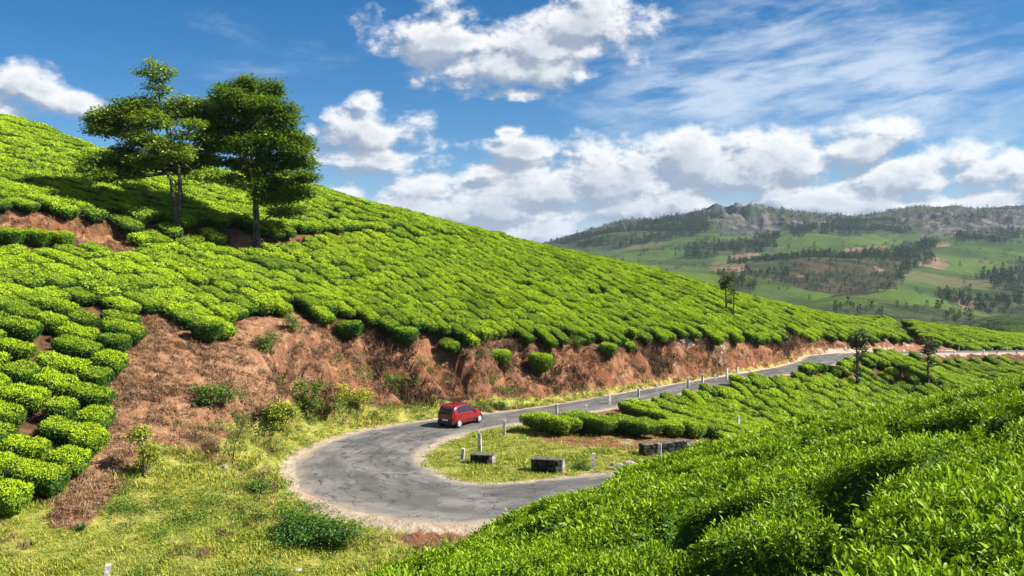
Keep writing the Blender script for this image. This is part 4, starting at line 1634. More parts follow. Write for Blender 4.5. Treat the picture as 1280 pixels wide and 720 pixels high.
shrub('roadside_shrub', 350, 538, 1.9, 1.7, SHRUB_Y, 61, 'yellow green shrub at the foot of the bank beside the darker bush')
shrub('roadside_shrub', 383, 522, 1.7, 2.4, SHRUB_G, 62, 'upright mid green bush at the foot of the bank right of the yellow shrub')
shrub('roadside_shrub', 180, 596, 1.0, 2.5, SHRUB_Y, 63, 'tall thin yellowish shrub at the left edge of the bare scree', n=9)
shrub('roadside_shrub', 402, 682, 3.1, 1.0, SHRUB_D, 64, 'wide low dark green shrub on the meadow beside the outer bend', n=12, leaf=.11)
shrub('roadside_shrub', 366, 668, 1.1, .8, SHRUB_D, 65, 'small dark shrub touching the wide low shrub on the meadow', n=6, leaf=.11)
shrub('roadside_shrub', 322, 617, .7, .75, SHRUB_D, 66, 'small rounded green bush alone on the pale meadow', n=5, leaf=.11)
shrub('roadside_shrub', 265, 505, 1.9, 1.0, SHRUB_G, 67, 'low olive shrub halfway up the scree under the pale rock streak', n=8, per=110)
shrub('roadside_shrub', 330, 440, 1.6, 1.2, SHRUB_G, 68, 'scrubby olive bush high on the bank left of the notch', n=7, per=80)
shrub('roadside_shrub', 366, 415, 1.3, 1.3, SHRUB_G, 69, 'thin scrub in the notch at the top of the bank', n=6, per=80)
shrub('roadside_shrub', 440, 505, 2.2, 1.2, SHRUB_Y, 70, 'straggling yellow green weeds low on the bank above the road verge', n=8, per=80)
shrub('roadside_shrub', 500, 488, 2.6, 1.1, SHRUB_G, 71, 'straggling green weeds on the lower bank left of the car', n=8, per=80)
shrub('roadside_shrub', 723, 440, 1.2, 1.5, SHRUB_G, 72, 'wispy olive shrub in the slip of orange soil on the bank', n=6, per=80)
shrub('roadside_shrub', 628, 512, .7, .6, SHRUB_D, 73, 'tiny dark bush at the bank foot just ahead of the car', n=4)
shrub('roadside_shrub', 730, 588, 1.0, .35, SHRUB_D, 74, 'flat dark weeds on the island by the leaning guard stone', n=5, leaf=.10)

# rosette plant with stiff leaves
p = hit(101, 664, 24)
t = thing('rosette_plant', p, 'small spiky dark green rosette plant on the meadow under the terraced rows', 'plant')
rr = np.random.default_rng(5)
for k in range(16):
    a = k * 2.4
    el_ = rr.uniform(.35, 1.15)
    L = rr.uniform(.45, .62)
    d = np.array([math.cos(a) * math.cos(el_), math.sin(a) * math.cos(el_), math.sin(el_)])
    s = np.array([-math.sin(a), math.cos(a), 0]) * .055
    v = [-s * .6, s * .6, d * L * .5 + s, d * L * .5 - s, d * L + np.array([0, 0, -.08 * L])]
    v = [tuple(q) for q in v]
    me = mesh_np('leaf', v, [(0, 1, 2, 3), (3, 2, 4)], [SHRUB_D], None, False, {'flush': [.3] * 5, 'tone': [.4] * 5})
    link('leaf', me, t)

# dead branch leaning out of the scree
p = hit(290, 578, 30)
mb = MB()
mb.tube([p + Vector((0, 0, -.2)), p + Vector((.15, 0, .9)), p + Vector((.55, .1, 1.9)), p + Vector((.75, .1, 2.7))], [.035, .03, .02, .008], 6)
mb.tube([p + Vector((0, 0, 0)), p + Vector((-.35, .1, .8)), p + Vector((-.5, .1, 1.35))], [.025, .018, .008], 5)
mb.tube([p + Vector((.3, .05, 1.3)), p + Vector((.25, .0, 1.8)), p + Vector((.4, .0, 2.3))], [.018, .012, .006], 5)
tag(mb.build('dead_branch', BARK), 'thin dead forked branch standing at the foot of the bare scree', 'branch')
# ------------------------------------------------------------------ red hatchback
RED = simple('red_car_paint', (.19, .003, .007), .3, .5, 0, .04, 3, {'Coat Weight': .5, 'Coat Roughness': .06})
GLASS = simple('dark_car_glass', (.012, .014, .016), .06, .8, 0, .05, 2)
RUB = simple('tyre_rubber', (.018, .018, .018), .85, .2, 0, .2, 20)
RIM = simple('silver_wheel_cover', (.40, .40, .41), .4, .5, .3, .06, 5)
TRIM = simple('dark_plastic_trim', (.03, .03, .032), .6, .3, 0, .1, 8)
PLATE = simple('number_plate_white', (.78, .78, .75), .5, .4, 0, .03, 10)
LAMP_R = simple('red_lamp_lens', (.30, .012, .012), .15, .6, 0, .05, 8)
LAMP_W = simple('clear_lamp_lens', (.65, .66, .66), .12, .7, 0, .05, 8)

# stations from tail to nose: x, bottom z, belt z, top z, half width at sill, belt, top
STN = [(-1.72, .42, .78, .80, .56, .58, .50), (-1.68, .28, .88, 1.02, .66, .67, .55), (-1.60, .24, .93, 1.26, .70, .715, .57), (-1.50, .22, .94, 1.41, .72, .735, .575), (-1.30, .21, .94, 1.47, .735, .74, .59),
       (-.80, .20, .93, 1.495, .74, .745, .60), (-.30, .20, .92, 1.495, .74, .745, .60), (.15, .20, .91, 1.46, .74, .742, .585), (.45, .20, .91, 1.32, .735, .738, .56), (.80, .20, .90, 1.06, .73, .73, .57),
       (1.00, .20, .87, .945, .725, .71, .60), (1.30, .21, .80, .885, .715, .68, .56), (1.52, .23, .72, .80, .69, .63, .50), (1.66, .28, .60, .68, .62, .55, .42), (1.72, .38, .50, .54, .52, .46, .36)]


def ring(st):
    x, zb, zl, zt, ws, wl, wt = st
    h = [(0, zb), (ws * .8, zb), (ws * .97, zb + .05), (ws + .012, zb + (zl - zb) * .40), (ws + .010, zb + (zl - zb) * .62), (wl + .004, zl - .05), (wl, zl), (wl * .45 + wt * .55, zl + (zt - zl) * .55), (wt + .02, zt - .05 * min(1, (zt - zl) * 3)), (wt - .07, zt - .008), (wt * .5, zt + .006), (0, zt + .01)]
    return [(x, y, z) for y, z in h]


def car(p, rz, label):
    t = thing('car', p, label, 'car', None, rz)
    rings = [ring(s) for s in STN]
    m = len(rings[0])
    V, F = [], []
    for r in rings:
        V += [(x, -y, z) for x, y, z in r] + [(x, y, z) for x, y, z in r[::-1]][1:-1]
    k = 2 * m - 2
    for i in range(len(rings) - 1):
        for j in range(k):
            j2 = (j + 1) % k
            F.append((i * k + j, (i + 1) * k + j, (i + 1) * k + j2, i * k + j2))
    F.append(tuple(range(k))[::-1][::-1])
    F.append(tuple((len(rings) - 1) * k + j for j in range(k))[::-1])
    me = mesh_np('body', V, F, [RED], None, True)
    bm = bmesh.new()
    bm.from_mesh(me)
    bmesh.ops.recalc_face_normals(bm, faces=bm.faces[:])
    bm.to_mesh(me)
    bm.free()
    body = link('body', me, t)

    def at_x(x):
        xs = [s[0] for s in STN]
        return [float(np.interp(x, xs, [s[q] for s in STN])) for q in range(1, 7)]

    def side_pt(x, f, sg, out=.008):
        zb, zl, zt, ws, wl, wt = at_x(x)
        wm, zm = wl * .45 + wt * .55, zl + (zt - zl) * .55
        we, ze = wt + .02, zt - .05 * min(1, (zt - zl) * 3)
        z = zl + (ze - zl) * f
        y = np.interp(z, [zl, zm, ze], [wl, wm, we])
        return (x, sg * (y + out), z)

    for sg in (-1, 1):
        for (xa, xb, f0, f1, f0b, f1b) in ((-1.28, -.92, .12, .80, .10, .88), (-.88, -.16, .08, .90, .08, .92), (-.10, .62, .08, .92, .10, .62)):
            mb = MB()
            n = 5
            vs = []
            for q in range(n):
                x = xa + (xb - xa) * q / (n - 1)
                lo = f0 + (f0b - f0) * q / (n - 1)
                hi = f1 + (f1b - f1) * q / (n - 1)
                vs += [side_pt(x, lo, sg), side_pt(x, (lo + hi) / 2, sg), side_pt(x, hi, sg)]
            fs = []
            for q in range(n - 1):
                for w in range(2):
                    fs.append((q * 3 + w, (q + 1) * 3 + w, (q + 1) * 3 + w + 1, q * 3 + w + 1))
            mb.add(vs, fs if sg < 0 else [f[::-1] for f in fs], 0, True)
            mb.build('side_window', GLASS, t)
        # sill trim and door seams
        mb = MB()
        for q in range(9):
            pass
        mb.box((0.0, sg * .752, .47), (2.3, .012, .045), 0, 0)
        mb.build('side_moulding', TRIM, t)
        for xs_ in (-.90, -.13, .70):
            sm_ = MB()
            sm_.box((xs_, sg * .748, .58), (.012, .014, .60), 0, 0)
            sm_.build('door_seam', TRIM, t)
        for xs_ in (-.78, -.02):
            hm = MB()
            hm.box((xs_, sg * .757, .84), (.14, .025, .03), 0, 0)
            hm.build('door_handle', RED, t)
        mm = MB()
        mm.lathe([(.0, -.06), (.055, -.05), (.075, 0), (.06, .05), (0, .06)], 'Y', (.56, sg * .83, .97), 10)
        mm.build('wing_mirror', RED, t)

    # tail: window, lamps, plate, bumper, roof bar
    def back_pt(f, y):
        xs = [-1.715, -1.68, -1.60, -1.50, -1.40]
        zs = [.80, 1.02, 1.26, 1.41, 1.455]
        z = .86 + f * (1.40 - .86)
        x = float(np.interp(z, zs, xs))
        return (x - .015, y * (1 - .10 * f), z)
    mb = MB()
    vs = [back_pt(f, y) for f in (0.08, .35, .65, .92) for y in (-.52, -.2, .2, .52)]
    mb.add(vs, [(r * 4 + c, r * 4 + c + 1, r * 4 + c + 5, r * 4 + c + 4) for r in range(3) for c in range(3)], 0, True)
    mb.build('rear_window', GLASS, t)
    mb = MB()
    vs = [(float(np.interp(z, [.885, .93, 1.06, 1.32, 1.46], [1.0, .82, .80, .45, .15])) + .02, y * w, z) for z, w in ((.93, 1.12), (1.06, 1.08), (1.22, 1.02), (1.40, .96)) for y in (-.56, -.2, .2, .56)]
    mb.add(vs, [(r * 4 + c, r * 4 + c + 1, r * 4 + c + 5, r * 4 + c + 4) for r in range(3) for c in range(3)], 0, True)
    mb.build('windscreen', GLASS, t)
    for sg in (-1, 1):
        mb = MB()
        mb.box((-1.70, sg * .575, .82), (.09, .13, .26), sg * .25, 0, .9)
        mb.build('tail_light', LAMP_R, t)
        mb = MB()
        mb.box((1.60, sg * .48, .60), (.22, .20, .14), -sg * .35, 0, .85)
        mb.build('headlight', LAMP_W, t)
    mb = MB()
    mb.box((-1.725, 0, .40), (.12, 1.28, .22), 0, 0, .94)
    mb.build('rear_bumper', TRIM, t)
    mb = MB()
    mb.box((1.68, 0, .36), (.14, 1.18, .2), 0, 0, .94)
    mb.build('front_bumper', RED, t)
    mb = MB()
    mb.box((-1.775, 0, .55), (.02, .46, .12))
    mb.build('number_plate', PLATE, t)
    mb = MB()
    mb.box((-1.76, .1, 1.0), (.02, .3, .02))
    mb.build('wiper', TRIM, t)
    for sg in (-1, 1):
        mb = MB()
        mb.tube([(-1.1, sg * .53, 1.515), (-.9, sg * .535, 1.54), (-.1, sg * .535, 1.535), (.1, sg * .53, 1.49)], .016, 6)
        mb.build('roof_rail', TRIM, t)
    for x in (-1.17, 1.17):
        for sg in (-1, 1):
            w = link('wheel', None, t)
            w.location = (x, sg * .68, .285)
            a = MB()
            a.lathe([(.19, -.085), (.265, -.085), (.285, -.06), (.285, .06), (.265, .088), (.19, .088)], 'Y', (0, 0, 0), 22)
            a.build('tyre', RUB, w)
            r = MB()
            r.lathe([(.0, sg * .070), (.06, sg * .075), (.07, sg * .06), (.15, sg * .085), (.195, sg * .09), (.20, sg * .06)], 'Y', (0, 0, 0), 18)
            r.build('rim', RIM, w)
            ar = MB()
            ar.lathe([(.285, sg * .03), (.34, sg * .075), (.345, sg * .08), (.30, sg * .02)], 'Y', (x, sg * .672, .29), 22)
            ar.build('wheel_arch', TRIM, t)
    return t


hd = math.atan2(.84, .545)
car((-3.49, 60.47, RZ[int(np.argmin(np.hypot(RP[:, 0] + 3.49, RP[:, 1] - 60.47)))] + .075), hd, 'red five door hatchback driving away on the bend of the road')

# ------------------------------------------------------------------ guard stones
def post_mat():
    m, n, out = new_mat('whitewashed_stone')
    tc = n.n.new('ShaderNodeTexCoord')
    a = n.noise(tc.outputs['Object'], 5.0, 5, .65)
    c = n.mix(n.ss(a, .42, .60), (.32, .305, .28), (.60, .59, .565))
    c = n.mix(n.m('MULTIPLY', n.ss(n.noise(tc.outputs['Object'], 11.0, 4, .6), .55, .7), .7), c, (.14, .13, .11))
    principled(n, out, c, .9, a, .5, .02, .15)
    return m


POST = post_mat()


def post_mesh(seed, h):
    rr = random.Random(seed)
    mb = MB()
    n = 4
    lv = [(-.3, 1.05), (0, 1.03), (h * .5, .98), (h * .93, .93), (h, .80)]
    vs = []
    for z, s in lv:
        for k, (x, y) in enumerate(((-1, -1), (1, -1), (1, 1), (-1, 1))):
            vs.append((x * .095 * s + rr.uniform(-.012, .012), y * .075 * s + rr.uniform(-.012, .012), z + rr.uniform(-.015, .015)))
    fs = []
    for i in range(len(lv) - 1):
        for k in range(4):
            k2 = (k + 1) % 4
            fs.append((i * 4 + k, i * 4 + k2, (i + 1) * 4 + k2, (i + 1) * 4 + k))
    fs.append(tuple(len(vs) - 4 + k for k in range(4)))
    mb.add(vs, fs)
    return mb.mesh('guard_stone', [POST])


def guard(p, h, seed, label, lean=(0, 0), rz=None, group='white guard stones along the road', s=1.0):
    o = link('guard_stone', post_mesh(seed, h))
    o.location = p
    o.rotation_euler = (lean[0], lean[1], random.uniform(-.5, .5) if rz is None else rz)
    o.scale = (s, s, 1)
    return tag(o, label, 'guard stone', group)


def on_road_side(u, v_base, d):
    x = (u - UC) / FPX * d
    return Vector((x, d, gz(x, d)))


POSTS = [(600, 566, 51.7, 1.08, (0, -.03), 'tall pale guard stone just behind the left stone parapet block'),
         (629.5, 548, 56.0, 1.05, (.0, .06), 'slightly leaning guard stone on the island nearest the car'),
         (577.5, 577, 49.4, .70, (.05, .12), 'short broken grey guard stone at the left tip of the island'),
         (695.7, 521.5, 63.6, .95, (0, 0), 'guard stone half hidden behind the leftmost island tea cushion'),
         (733, 522, 63.3, .95, (0, .02), 'guard stone standing behind the middle island tea cushion'),
         (740.5, 587, 47.4, .92, (0, .07), 'pale leaning guard stone between the right parapet block and the long wall'),
         (824, 579, 49.2, 1.12, (0, .03), 'white guard stone in front of the long overgrown wall'),
         (923, 548, 62.0, 1.5, (0, .02), 'white guard stone poking up over the edge of the near tea'),
         (762, 505, 69.2, .75, (0, 0), 'low guard stone at the top of the first gully tea row'),
         (798, 497.5, 73.0, .8, (0, 0), 'low guard stone beside the road above the bare soil strip'),
         (821, 492, 75.6, .85, (0, 0), 'guard stone on the outer road edge, second before the straight'),
         (860, 489, 78.0, 1.0, (0, 0), 'guard stone on the outer road edge midway along the straight'),
         (878, 485, 80.2, 1.0, (0, 0), 'guard stone on the outer road edge beside a rounded tea bush'),
         (894, 482, 82.0, .8, (0, 0), 'short guard stone on the outer edge of the straight'),
         (909, 479, 84.0, 1.1, (0, -.02), 'taller guard stone on the outer edge of the straight, near its far end'),
         (922, 476, 86.0, .95, (0, 0), 'guard stone on the outer road edge just past the taller one')]
for i, (u, v, d, h, ln, lab) in enumerate(POSTS):
    guard(on_road_side(u, v, d), h, 200 + i, lab, ln)
p = px_at(130, 725, 31.2)
p.z = gz(p.x, p.y)
guard(p, .95, 240, 'leaning white guard stone at the bottom left corner of the meadow', (.0, .16), .3)
# small distant stones at both edges of the far road
s_at = np.searchsorted(RT_IDX, 18.2)
k = int(s_at)
side = 1
cnt = 0
while k < len(RP) - 4 and cnt < 46:
    tn = RT[k]
    for sg in ((-1, 1) if RT_IDX[k] > 20.2 else (-1,)):
        if random.random() < .22:
            continue
        off = sg * (RW[k] / 2 + .55 + random.uniform(-.1, .15))
        x, y = RP[k, 0] - tn[1] * off, RP[k, 1] + tn[0] * off
        if abs(x) > .62 * y:
            continue
        cnt += 1
        guard(Vector((x, y, gz(x, y))), random.uniform(.5, .75), 260 + cnt, 'small white guard stone in the line along the far road round the gully', (0, random.uniform(-.05, .05)), None,
              'small guard stones along the far road', 1.0)
    k += int(random.choice((6, 8, 9, 12)))


# ------------------------------------------------------------------ stone parapets
def stone_mat(name, a, b, c_, lichen):
    m, n, out = new_mat(name)
    tc = n.n.new('ShaderNodeTexCoord')
    oi = n.n.new('ShaderNodeObjectInfo')
    o = n.vm('ADD', tc.outputs['Object'], n.vm('SCALE', n.comb(1.0, 2.0, 3.0), n.m('MULTIPLY', oi.outputs['Random'], 9.0)))
    x = n.noise(o, 6.0, 5, .65)
    c = n.mix(n.ss(x, .4, .62), a, b)
    c = n.mix(n.m('MULTIPLY', n.ss(n.noise(o, 3.0, 4, .6), .55, .68), lichen), c, c_)
    principled(n, out, c, .95, x, .7, .04, .1)
    return m


DARKST = stone_mat('mossy_dark_stone', (.014, .014, .013), (.05, .047, .042), (.05, .06, .03), .7)
CAPST = stone_mat('parapet_coping', (.06, .056, .05), (.17, .155, .135), (.05, .055, .03), .7)
PALEST = stone_mat('pale_weathered_and_lit_stone', (.17, .155, .14), (.36, .335, .31), (.10, .09, .08), .7)


def stone_mesh(sx, sy, sz, seed):
    rr = random.Random(seed)
    bm = bmesh.new()
    bmesh.ops.create_cube(bm, size=1)
    bmesh.ops.bevel(bm, geom=bm.edges[:], offset=.09, segments=1, affect='EDGES')
    for v in bm.verts:
        v.co = Vector((v.co.x * sx, v.co.y * sy, v.co.z * sz)) + Vector([rr.uniform(-.02, .02) for _ in range(3)])
    me = bpy.data.meshes.new('stone')
    bm.to_mesh(me)
    bm.free()
    return me


def parapet(u, v, d, L, H, W_, rz, label, seed, cap_mat=PALEST):
    x = (u - UC) / FPX * d
    p = Vector((x, d, gz(x, d)))
    t = thing('parapet_block', p, label, 'parapet', 'stone parapets on the island edge', rz)
    rr = random.Random(seed)
    z = -.15
    course = 0
    while z < H - .1:
        h = rr.uniform(.22, .30)
        if z + h > H - .08:
            h = H - z
        xx = -L / 2
        while xx < L / 2 - .05:
            w = rr.uniform(.32, .55)
            if xx + w > L / 2 - .15:
                w = L / 2 - xx
            s = link('stone', stone_mesh(w - .015, W_ + rr.uniform(-.05, .05), h - .015, rr.random()), t)
            last = xx + w >= L / 2 - .01
            s.data.materials.append(PALEST if last else DARKST)  # sunlit right end put into the colour: pale end stones, dark others
            s.location = (xx + w / 2, rr.uniform(-.02, .02), z + h / 2)
            xx += w
        z += h
        course += 1
    xx = -L / 2
    while xx < L / 2 - .05:
        w = min(rr.uniform(.5, .8), L / 2 - xx)
        s = link('cap_stone', stone_mesh(w - .01, W_ + .06, .06, rr.random()), t)
        s.data.materials.append(CAPST)
        s.location = (xx + w / 2, 0, H + .03)
        xx += w
    return t


parapet(603.5, 583, 48.6, 1.30, .52, .55, math.radians(-14), 'smaller black stone parapet block at the left tip of the island', 1)
parapet(685, 589, 46.9, 1.75, .68, .6, math.radians(-14), 'larger black stone parapet block in the middle of the island edge', 2)
parapet(832, 578, 51.5, 3.3, .62, .6, math.radians(22), 'long low overgrown stone wall running behind the near tea', 3)

ROCKM = PALEST


def rock(u, v, d, s, seed, label, mat=PALEST):
    x = (u - UC) / FPX * d
    rr = random.Random(seed)
    bm = bmesh.new()
    bmesh.ops.create_icosphere(bm, subdivisions=2, radius=1)
    off = Vector((rr.uniform(0, 9), rr.uniform(0, 9), 0))
    for v_ in bm.verts:
        q = v_.co
        f = 1 + .5 * (float(fbm(q.x * 1.2 + off.x + q.z, q.y * 1.2 + off.y - q.z, seed, 2)) - .5)
        v_.co = Vector((q.x * s[0], q.y * s[1], q.z * s[2])) * f
    me = bpy.data.meshes.new('rock')
    bm.to_mesh(me)
    bm.free()
    me.materials.append(mat)
    o = link('rock', me)
    o.location = (x, d, gz(x, d) + s[2] * .35)
    o.rotation_euler = (0, 0, rr.uniform(0, 3))
    tag(o, label, 'rock', 'loose rocks')


rock(774, 583, 48.3, (.5, .3, .14), 1, 'flat pale rock on the island left of the long wall')
rock(786, 581, 48.8, (.34, .25, .18), 2, 'pale rock touching the left end of the long wall')
rock(764, 586, 47.6, (.25, .2, .1), 3, 'small flat rock at the outer end of the pale rocks by the long wall')
rock(379, 649, 37.6, (.22, .18, .14), 4, 'pale rock on the meadow just above the wide dark shrub')
rock(391, 655, 37.2, (.30, .2, .12), 5, 'flat grey rock between the dark shrub and the outer bend')
rock(372, 710, 32.8, (.22, .15, .08), 6, 'flat pale rock in the grass below the wide dark shrub')
rock(294, 688, 34.4, (.09, .08, .07), 7, 'tiny white stone in the middle of the meadow')
rock(281, 592, 44.0, (.16, .14, .18), 8, 'upright yellowish stone at the foot of the scree')
# ------------------------------------------------------------------ the tea on the knoll at the camera's feet
def knoll_top(x, y):
    z, s1, s2 = fore_top(x, y)
    wx = x + (fbm(x * .35, y * .35, 101, 2) - .5) * 1.3
    wy = y + (fbm(x * .35 + 40, y * .35, 103, 2) - .5) * 1.3
    q = (wx * .80 - wy * .60) / 1.45
    s = (wx * .60 + wy * .80) / 1.9
    iq = np.floor(q)
    s = s + _h(iq, iq * 0 + 3, 9)
    gq = np.abs(q - iq - .5) * 2
    is_ = np.floor(s)
    gs = np.abs(s - is_ - .5) * 2
    opn = .40 + .60 * sstep(fbm(x * .45, y * .45, 107, 2), .38, .62)
    opn2 = sstep(fbm(x * .5 + 9, y * .5, 109, 2), .45, .62)
    d = .68 * sstep(gq, .67, 1.0) * opn + .42 * sstep(gs, .74, 1.0) * opn2
    hole = sstep(fbm(x * .8 + 3, y * .8, 113, 2), .62, .73) * .50
    bump = (_h(iq, is_, 21) - .5) * .22 + (1 - gq ** 2) * .10 + (fbm(x * 2.2, y * 2.2, 115, 3) - .5) * .20
    z = z - .10
    return z + bump - np.minimum(d + hole, .82), np.minimum(d + hole, .82)


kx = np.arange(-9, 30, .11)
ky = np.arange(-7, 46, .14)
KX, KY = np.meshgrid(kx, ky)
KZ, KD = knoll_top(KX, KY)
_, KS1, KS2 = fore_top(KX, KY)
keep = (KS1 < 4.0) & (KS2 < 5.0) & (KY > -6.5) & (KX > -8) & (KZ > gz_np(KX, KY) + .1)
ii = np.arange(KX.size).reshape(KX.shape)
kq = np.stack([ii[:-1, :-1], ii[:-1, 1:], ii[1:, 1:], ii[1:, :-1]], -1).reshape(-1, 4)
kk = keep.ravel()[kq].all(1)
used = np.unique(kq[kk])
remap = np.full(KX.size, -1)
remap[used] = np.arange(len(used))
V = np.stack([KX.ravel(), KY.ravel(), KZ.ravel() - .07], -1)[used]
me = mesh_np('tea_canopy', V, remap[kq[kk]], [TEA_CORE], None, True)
tag(link('tea_canopy', me), 'dense dark inner twigs of the near tea field', kind='stuff')


def sprig_mesh(name, seed, nl, L, Wd, fine, up):
    """a young tea shoot: pointed leaves set round a short stem"""
    rng = np.random.default_rng(seed)
    Vs, Fs, fl, tn = [], [], [], []
    n0 = 0
    for k in range(nl):
        f = k / max(1, nl - 1)
        a = k * 2.4 + rng.uniform(-.4, .4)
        e = np.interp(f, [0, 1], [.05, up]) + rng.uniform(-.3, .25)
        T = np.array([math.cos(a) * math.cos(e), math.sin(a) * math.cos(e), math.sin(e)])
        S = np.array([-math.sin(a), math.cos(a), 0])
        Nn = np.cross(T, S)
        Nn = Nn if Nn[2] > 0 else -Nn
        tw = rng.uniform(-.5, .5)
        S = S * math.cos(tw) + Nn * math.sin(tw)
        l = L * rng.uniform(.75, 1.2) * np.interp(f, [0, .7, 1], [1.05, 1.0, .62])
        w = Wd * rng.uniform(.85, 1.15) * np.interp(f, [0, 1], [1.1, .7])
        o = np.array([rng.normal(0, .014), rng.normal(0, .014), f * .085 - .02])
        if fine:
            prof = [(0, .12, 0), (.25, .8, .04), (.55, 1.0, .05), (.82, .55, .0), (1.0, .0, -.09)]
            pts = []
            for (q, ww, dz) in prof:
                c = o + T * l * q + Nn * l * dz
                pts += [c - S * w * .5 * ww + Nn * w * .18 * ww, c, c + S * w * .5 * ww + Nn * w * .18 * ww]
            for i in range(4):
                b = n0 + i * 3
                Fs += [(b, b + 3, b + 4, b + 1), (b + 1, b + 4, b + 5, b + 2)]
            Vs += pts
            m = len(pts)
        else:
            pts = [o, o + T * l * .45 + S * w * .5 + Nn * l * .05, o + T * l - Nn * l * .08, o + T * l * .45 - S * w * .5 + Nn * l * .05]
            Fs.append((n0, n0 + 1, n0 + 2, n0 + 3))
            Vs += pts
            m = 4
        n0 += m
        fl += [np.clip(.25 + .65 * f + rng.uniform(-.2, .2), 0, 1)] * m
        tn += [rng.random()] * m
    return mesh_np(name, np.array(Vs), np.array(Fs), [TEA_NEAR], None, fine, {'flush': np.array(fl), 'tone': np.array(tn)})


SPR_FINE = [sprig_mesh('tea_shoot', 400 + k, 8, .044, .016, True, 1.25) for k in range(7)]
SPR_MID = [sprig_mesh('tea_shoot', 430 + k, 9, .056, .022, False, 1.2) for k in range(5)]
SPR_FAR = [sprig_mesh('tea_shoot', 450 + k, 10, .082, .035, False, 1.1) for k in range(5)]


def shoots(d0, d1, dens, scale):
    n = int((d1 * d1 - d0 * d0) * .5 * 1.75 * dens)
    d = np.sqrt(RNG.uniform(d0 * d0, d1 * d1, n))
    x = d * RNG.uniform(-.80, .95, n)
    z, dep = knoll_top(x, d)
    _, s1, s2 = fore_top(x, d)
    ok = (s1 < 1.9) & (s2 < 2.4) & (x > -7)
    # thin the shoots out deep in the gaps
    ok &= RNG.random(n) > dep * .55
    x, d, z, dep = x[ok], d[ok], z[ok], dep[ok]
    e = .07
    gx_ = (knoll_top(x + e, d)[0] - knoll_top(x - e, d)[0]) / (2 * e)
    gy_ = (knoll_top(x, d + e)[0] - knoll_top(x, d - e)[0]) / (2 * e)
    n = len(x)
    tx = np.clip(np.arctan(gy_), -1.0, 1.0) * .7 + RNG.normal(0, .22, n)
    ty = -np.clip(np.arctan(gx_), -1.0, 1.0) * .7 + RNG.normal(0, .22, n)
    E = np.stack([tx, ty, RNG.uniform(0, 6.28, n)], -1)
    s = scale * RNG.uniform(.7, 1.3, n) * np.where(RNG.random(n) < .05, 1.45, 1.0)
    return np.stack([x, d, z + RNG.uniform(-.07, .03, n)], -1), E, s


sets = [shoots(1.0, 8.5, 780, 1.0), shoots(8.5, 17, 450, 1.12), shoots(17, 40, 170, 1.35)]
meshes_ = SPR_FINE + SPR_MID + SPR_FAR
picks = [RNG.integers(0, 7, len(sets[0][0])), 7 + RNG.integers(0, 5, len(sets[1][0])), 12 + RNG.integers(0, 5, len(sets[2][0]))]
# the side of the camera's own standing place
scatter('tea_field', np.concatenate([s[0] for s in sets]), np.concatenate([s[1] for s in sets]), np.concatenate([s[2] for s in sets]), meshes_, np.concatenate(picks),
        'dense bright tea leaves of the near field covering the knoll')


# ------------------------------------------------------------------ grass
def tuft_mesh(name, seed, nb, h, spread, w, mat, droop):
    rng = np.random.default_rng(seed)
    Vs, Fs, fl, tn = [], [], [], []
    for k in range(nb):
        a = rng.uniform(0, 6.28)
        b = np.array([rng.normal(0, spread), rng.normal(0, spread), -.03])
        out = np.array([math.cos(a), math.sin(a), 0])
        s = np.array([-math.sin(a), math.cos(a), 0]) * w * rng.uniform(.7, 1.3)
        hh = h * rng.uniform(.5, 1.25)
        m = b + out * hh * .28 + np.array([0, 0, hh * .62])
        t = b + out * hh * (.55 + droop) + np.array([0, 0, hh * (1 - droop * .7)])
        n = len(Vs)
        Vs += [b - s, b + s, m + s * .7, m - s * .7, t]
        Fs += [(n, n + 1, n + 2, n + 3), (n + 3, n + 2, n + 4)]
        q = rng.random()
        fl += [q] * 5
        tn += [rng.random()] * 5
    return mesh_np(name, np.array(Vs), Fs, [mat], None, False, {'flush': np.array(fl), 'tone': np.array(tn)})


TUFT = [tuft_mesh('grass_tuft', 500 + k, 18, .15, .13, .013, GRASS_G, .25) for k in range(5)]
STRAW = [tuft_mesh('straw_tuft', 560 + k, 16, .26, .14, .014, GRASS_S, .6) for k in range(5)]
DRY = [tuft_mesh('dry_tuft', 520 + k, 16, .30, .13, .014, GRASS_D, .55) for k in range(5)]


def from_sheet(A, dens, xr, yr, thr=.25):
    n = int((xr[1] - xr[0]) * (yr[1] - yr[0]) * dens)
    x, y = RNG.uniform(*xr, n), RNG.uniform(*yr, n)
    w = sheet_np(A, x, y)
    u, v = proj(x, y, gz_np(x, y))
    ok = (RNG.random(n) < (w - thr) / (1 - thr)) & (sheet_np(GM['t'], x, y) > .25) & ((u > -60) & (u < 1340) & (v < 790)) & (gz_np(x, y) - fore_top(x, y)[0] > -.6)
    ok &= vn(x * 1.3, y * 1.3, 77) > .22
    return x[ok], y[ok]


x, y = from_sheet(grass * (1 - verge * .8), 34, (-32, 60), (27, 112))
n = len(x)
scatter('meadow_grass', np.stack([x, y, gz_np(x, y)], -1), np.stack([RNG.normal(0, .15, n), RNG.normal(0, .15, n), RNG.uniform(0, 6.28, n)], -1),
        RNG.uniform(.5, 1.35, n) * np.where(vn(x * .6, y * .6, 31) > .62, 1.35, .85), TUFT, RNG.integers(0, 5, n), 'short yellow green grass of the meadow and verges')
dryw = np.clip((bankw * (1 - grass) + .45 * grass * (fbm(GXX * .35, GYY * .35, 35, 3) > .52)) * (GM['sd'] > 0) * (1 - verge), 0, 1) * np.clip(.35 + 1.3 * (fbm(GXX * .3, GYY * .3, 33, 3) - .3), 0, 1)
x, y = from_sheet(dryw, 42, (-75, 60), (33, 120), .15)
n = len(x)
e = .5
sx = (gz_np(x + e, y) - gz_np(x - e, y)) / (2 * e)
sy = (gz_np(x, y + e) - gz_np(x, y - e)) / (2 * e)
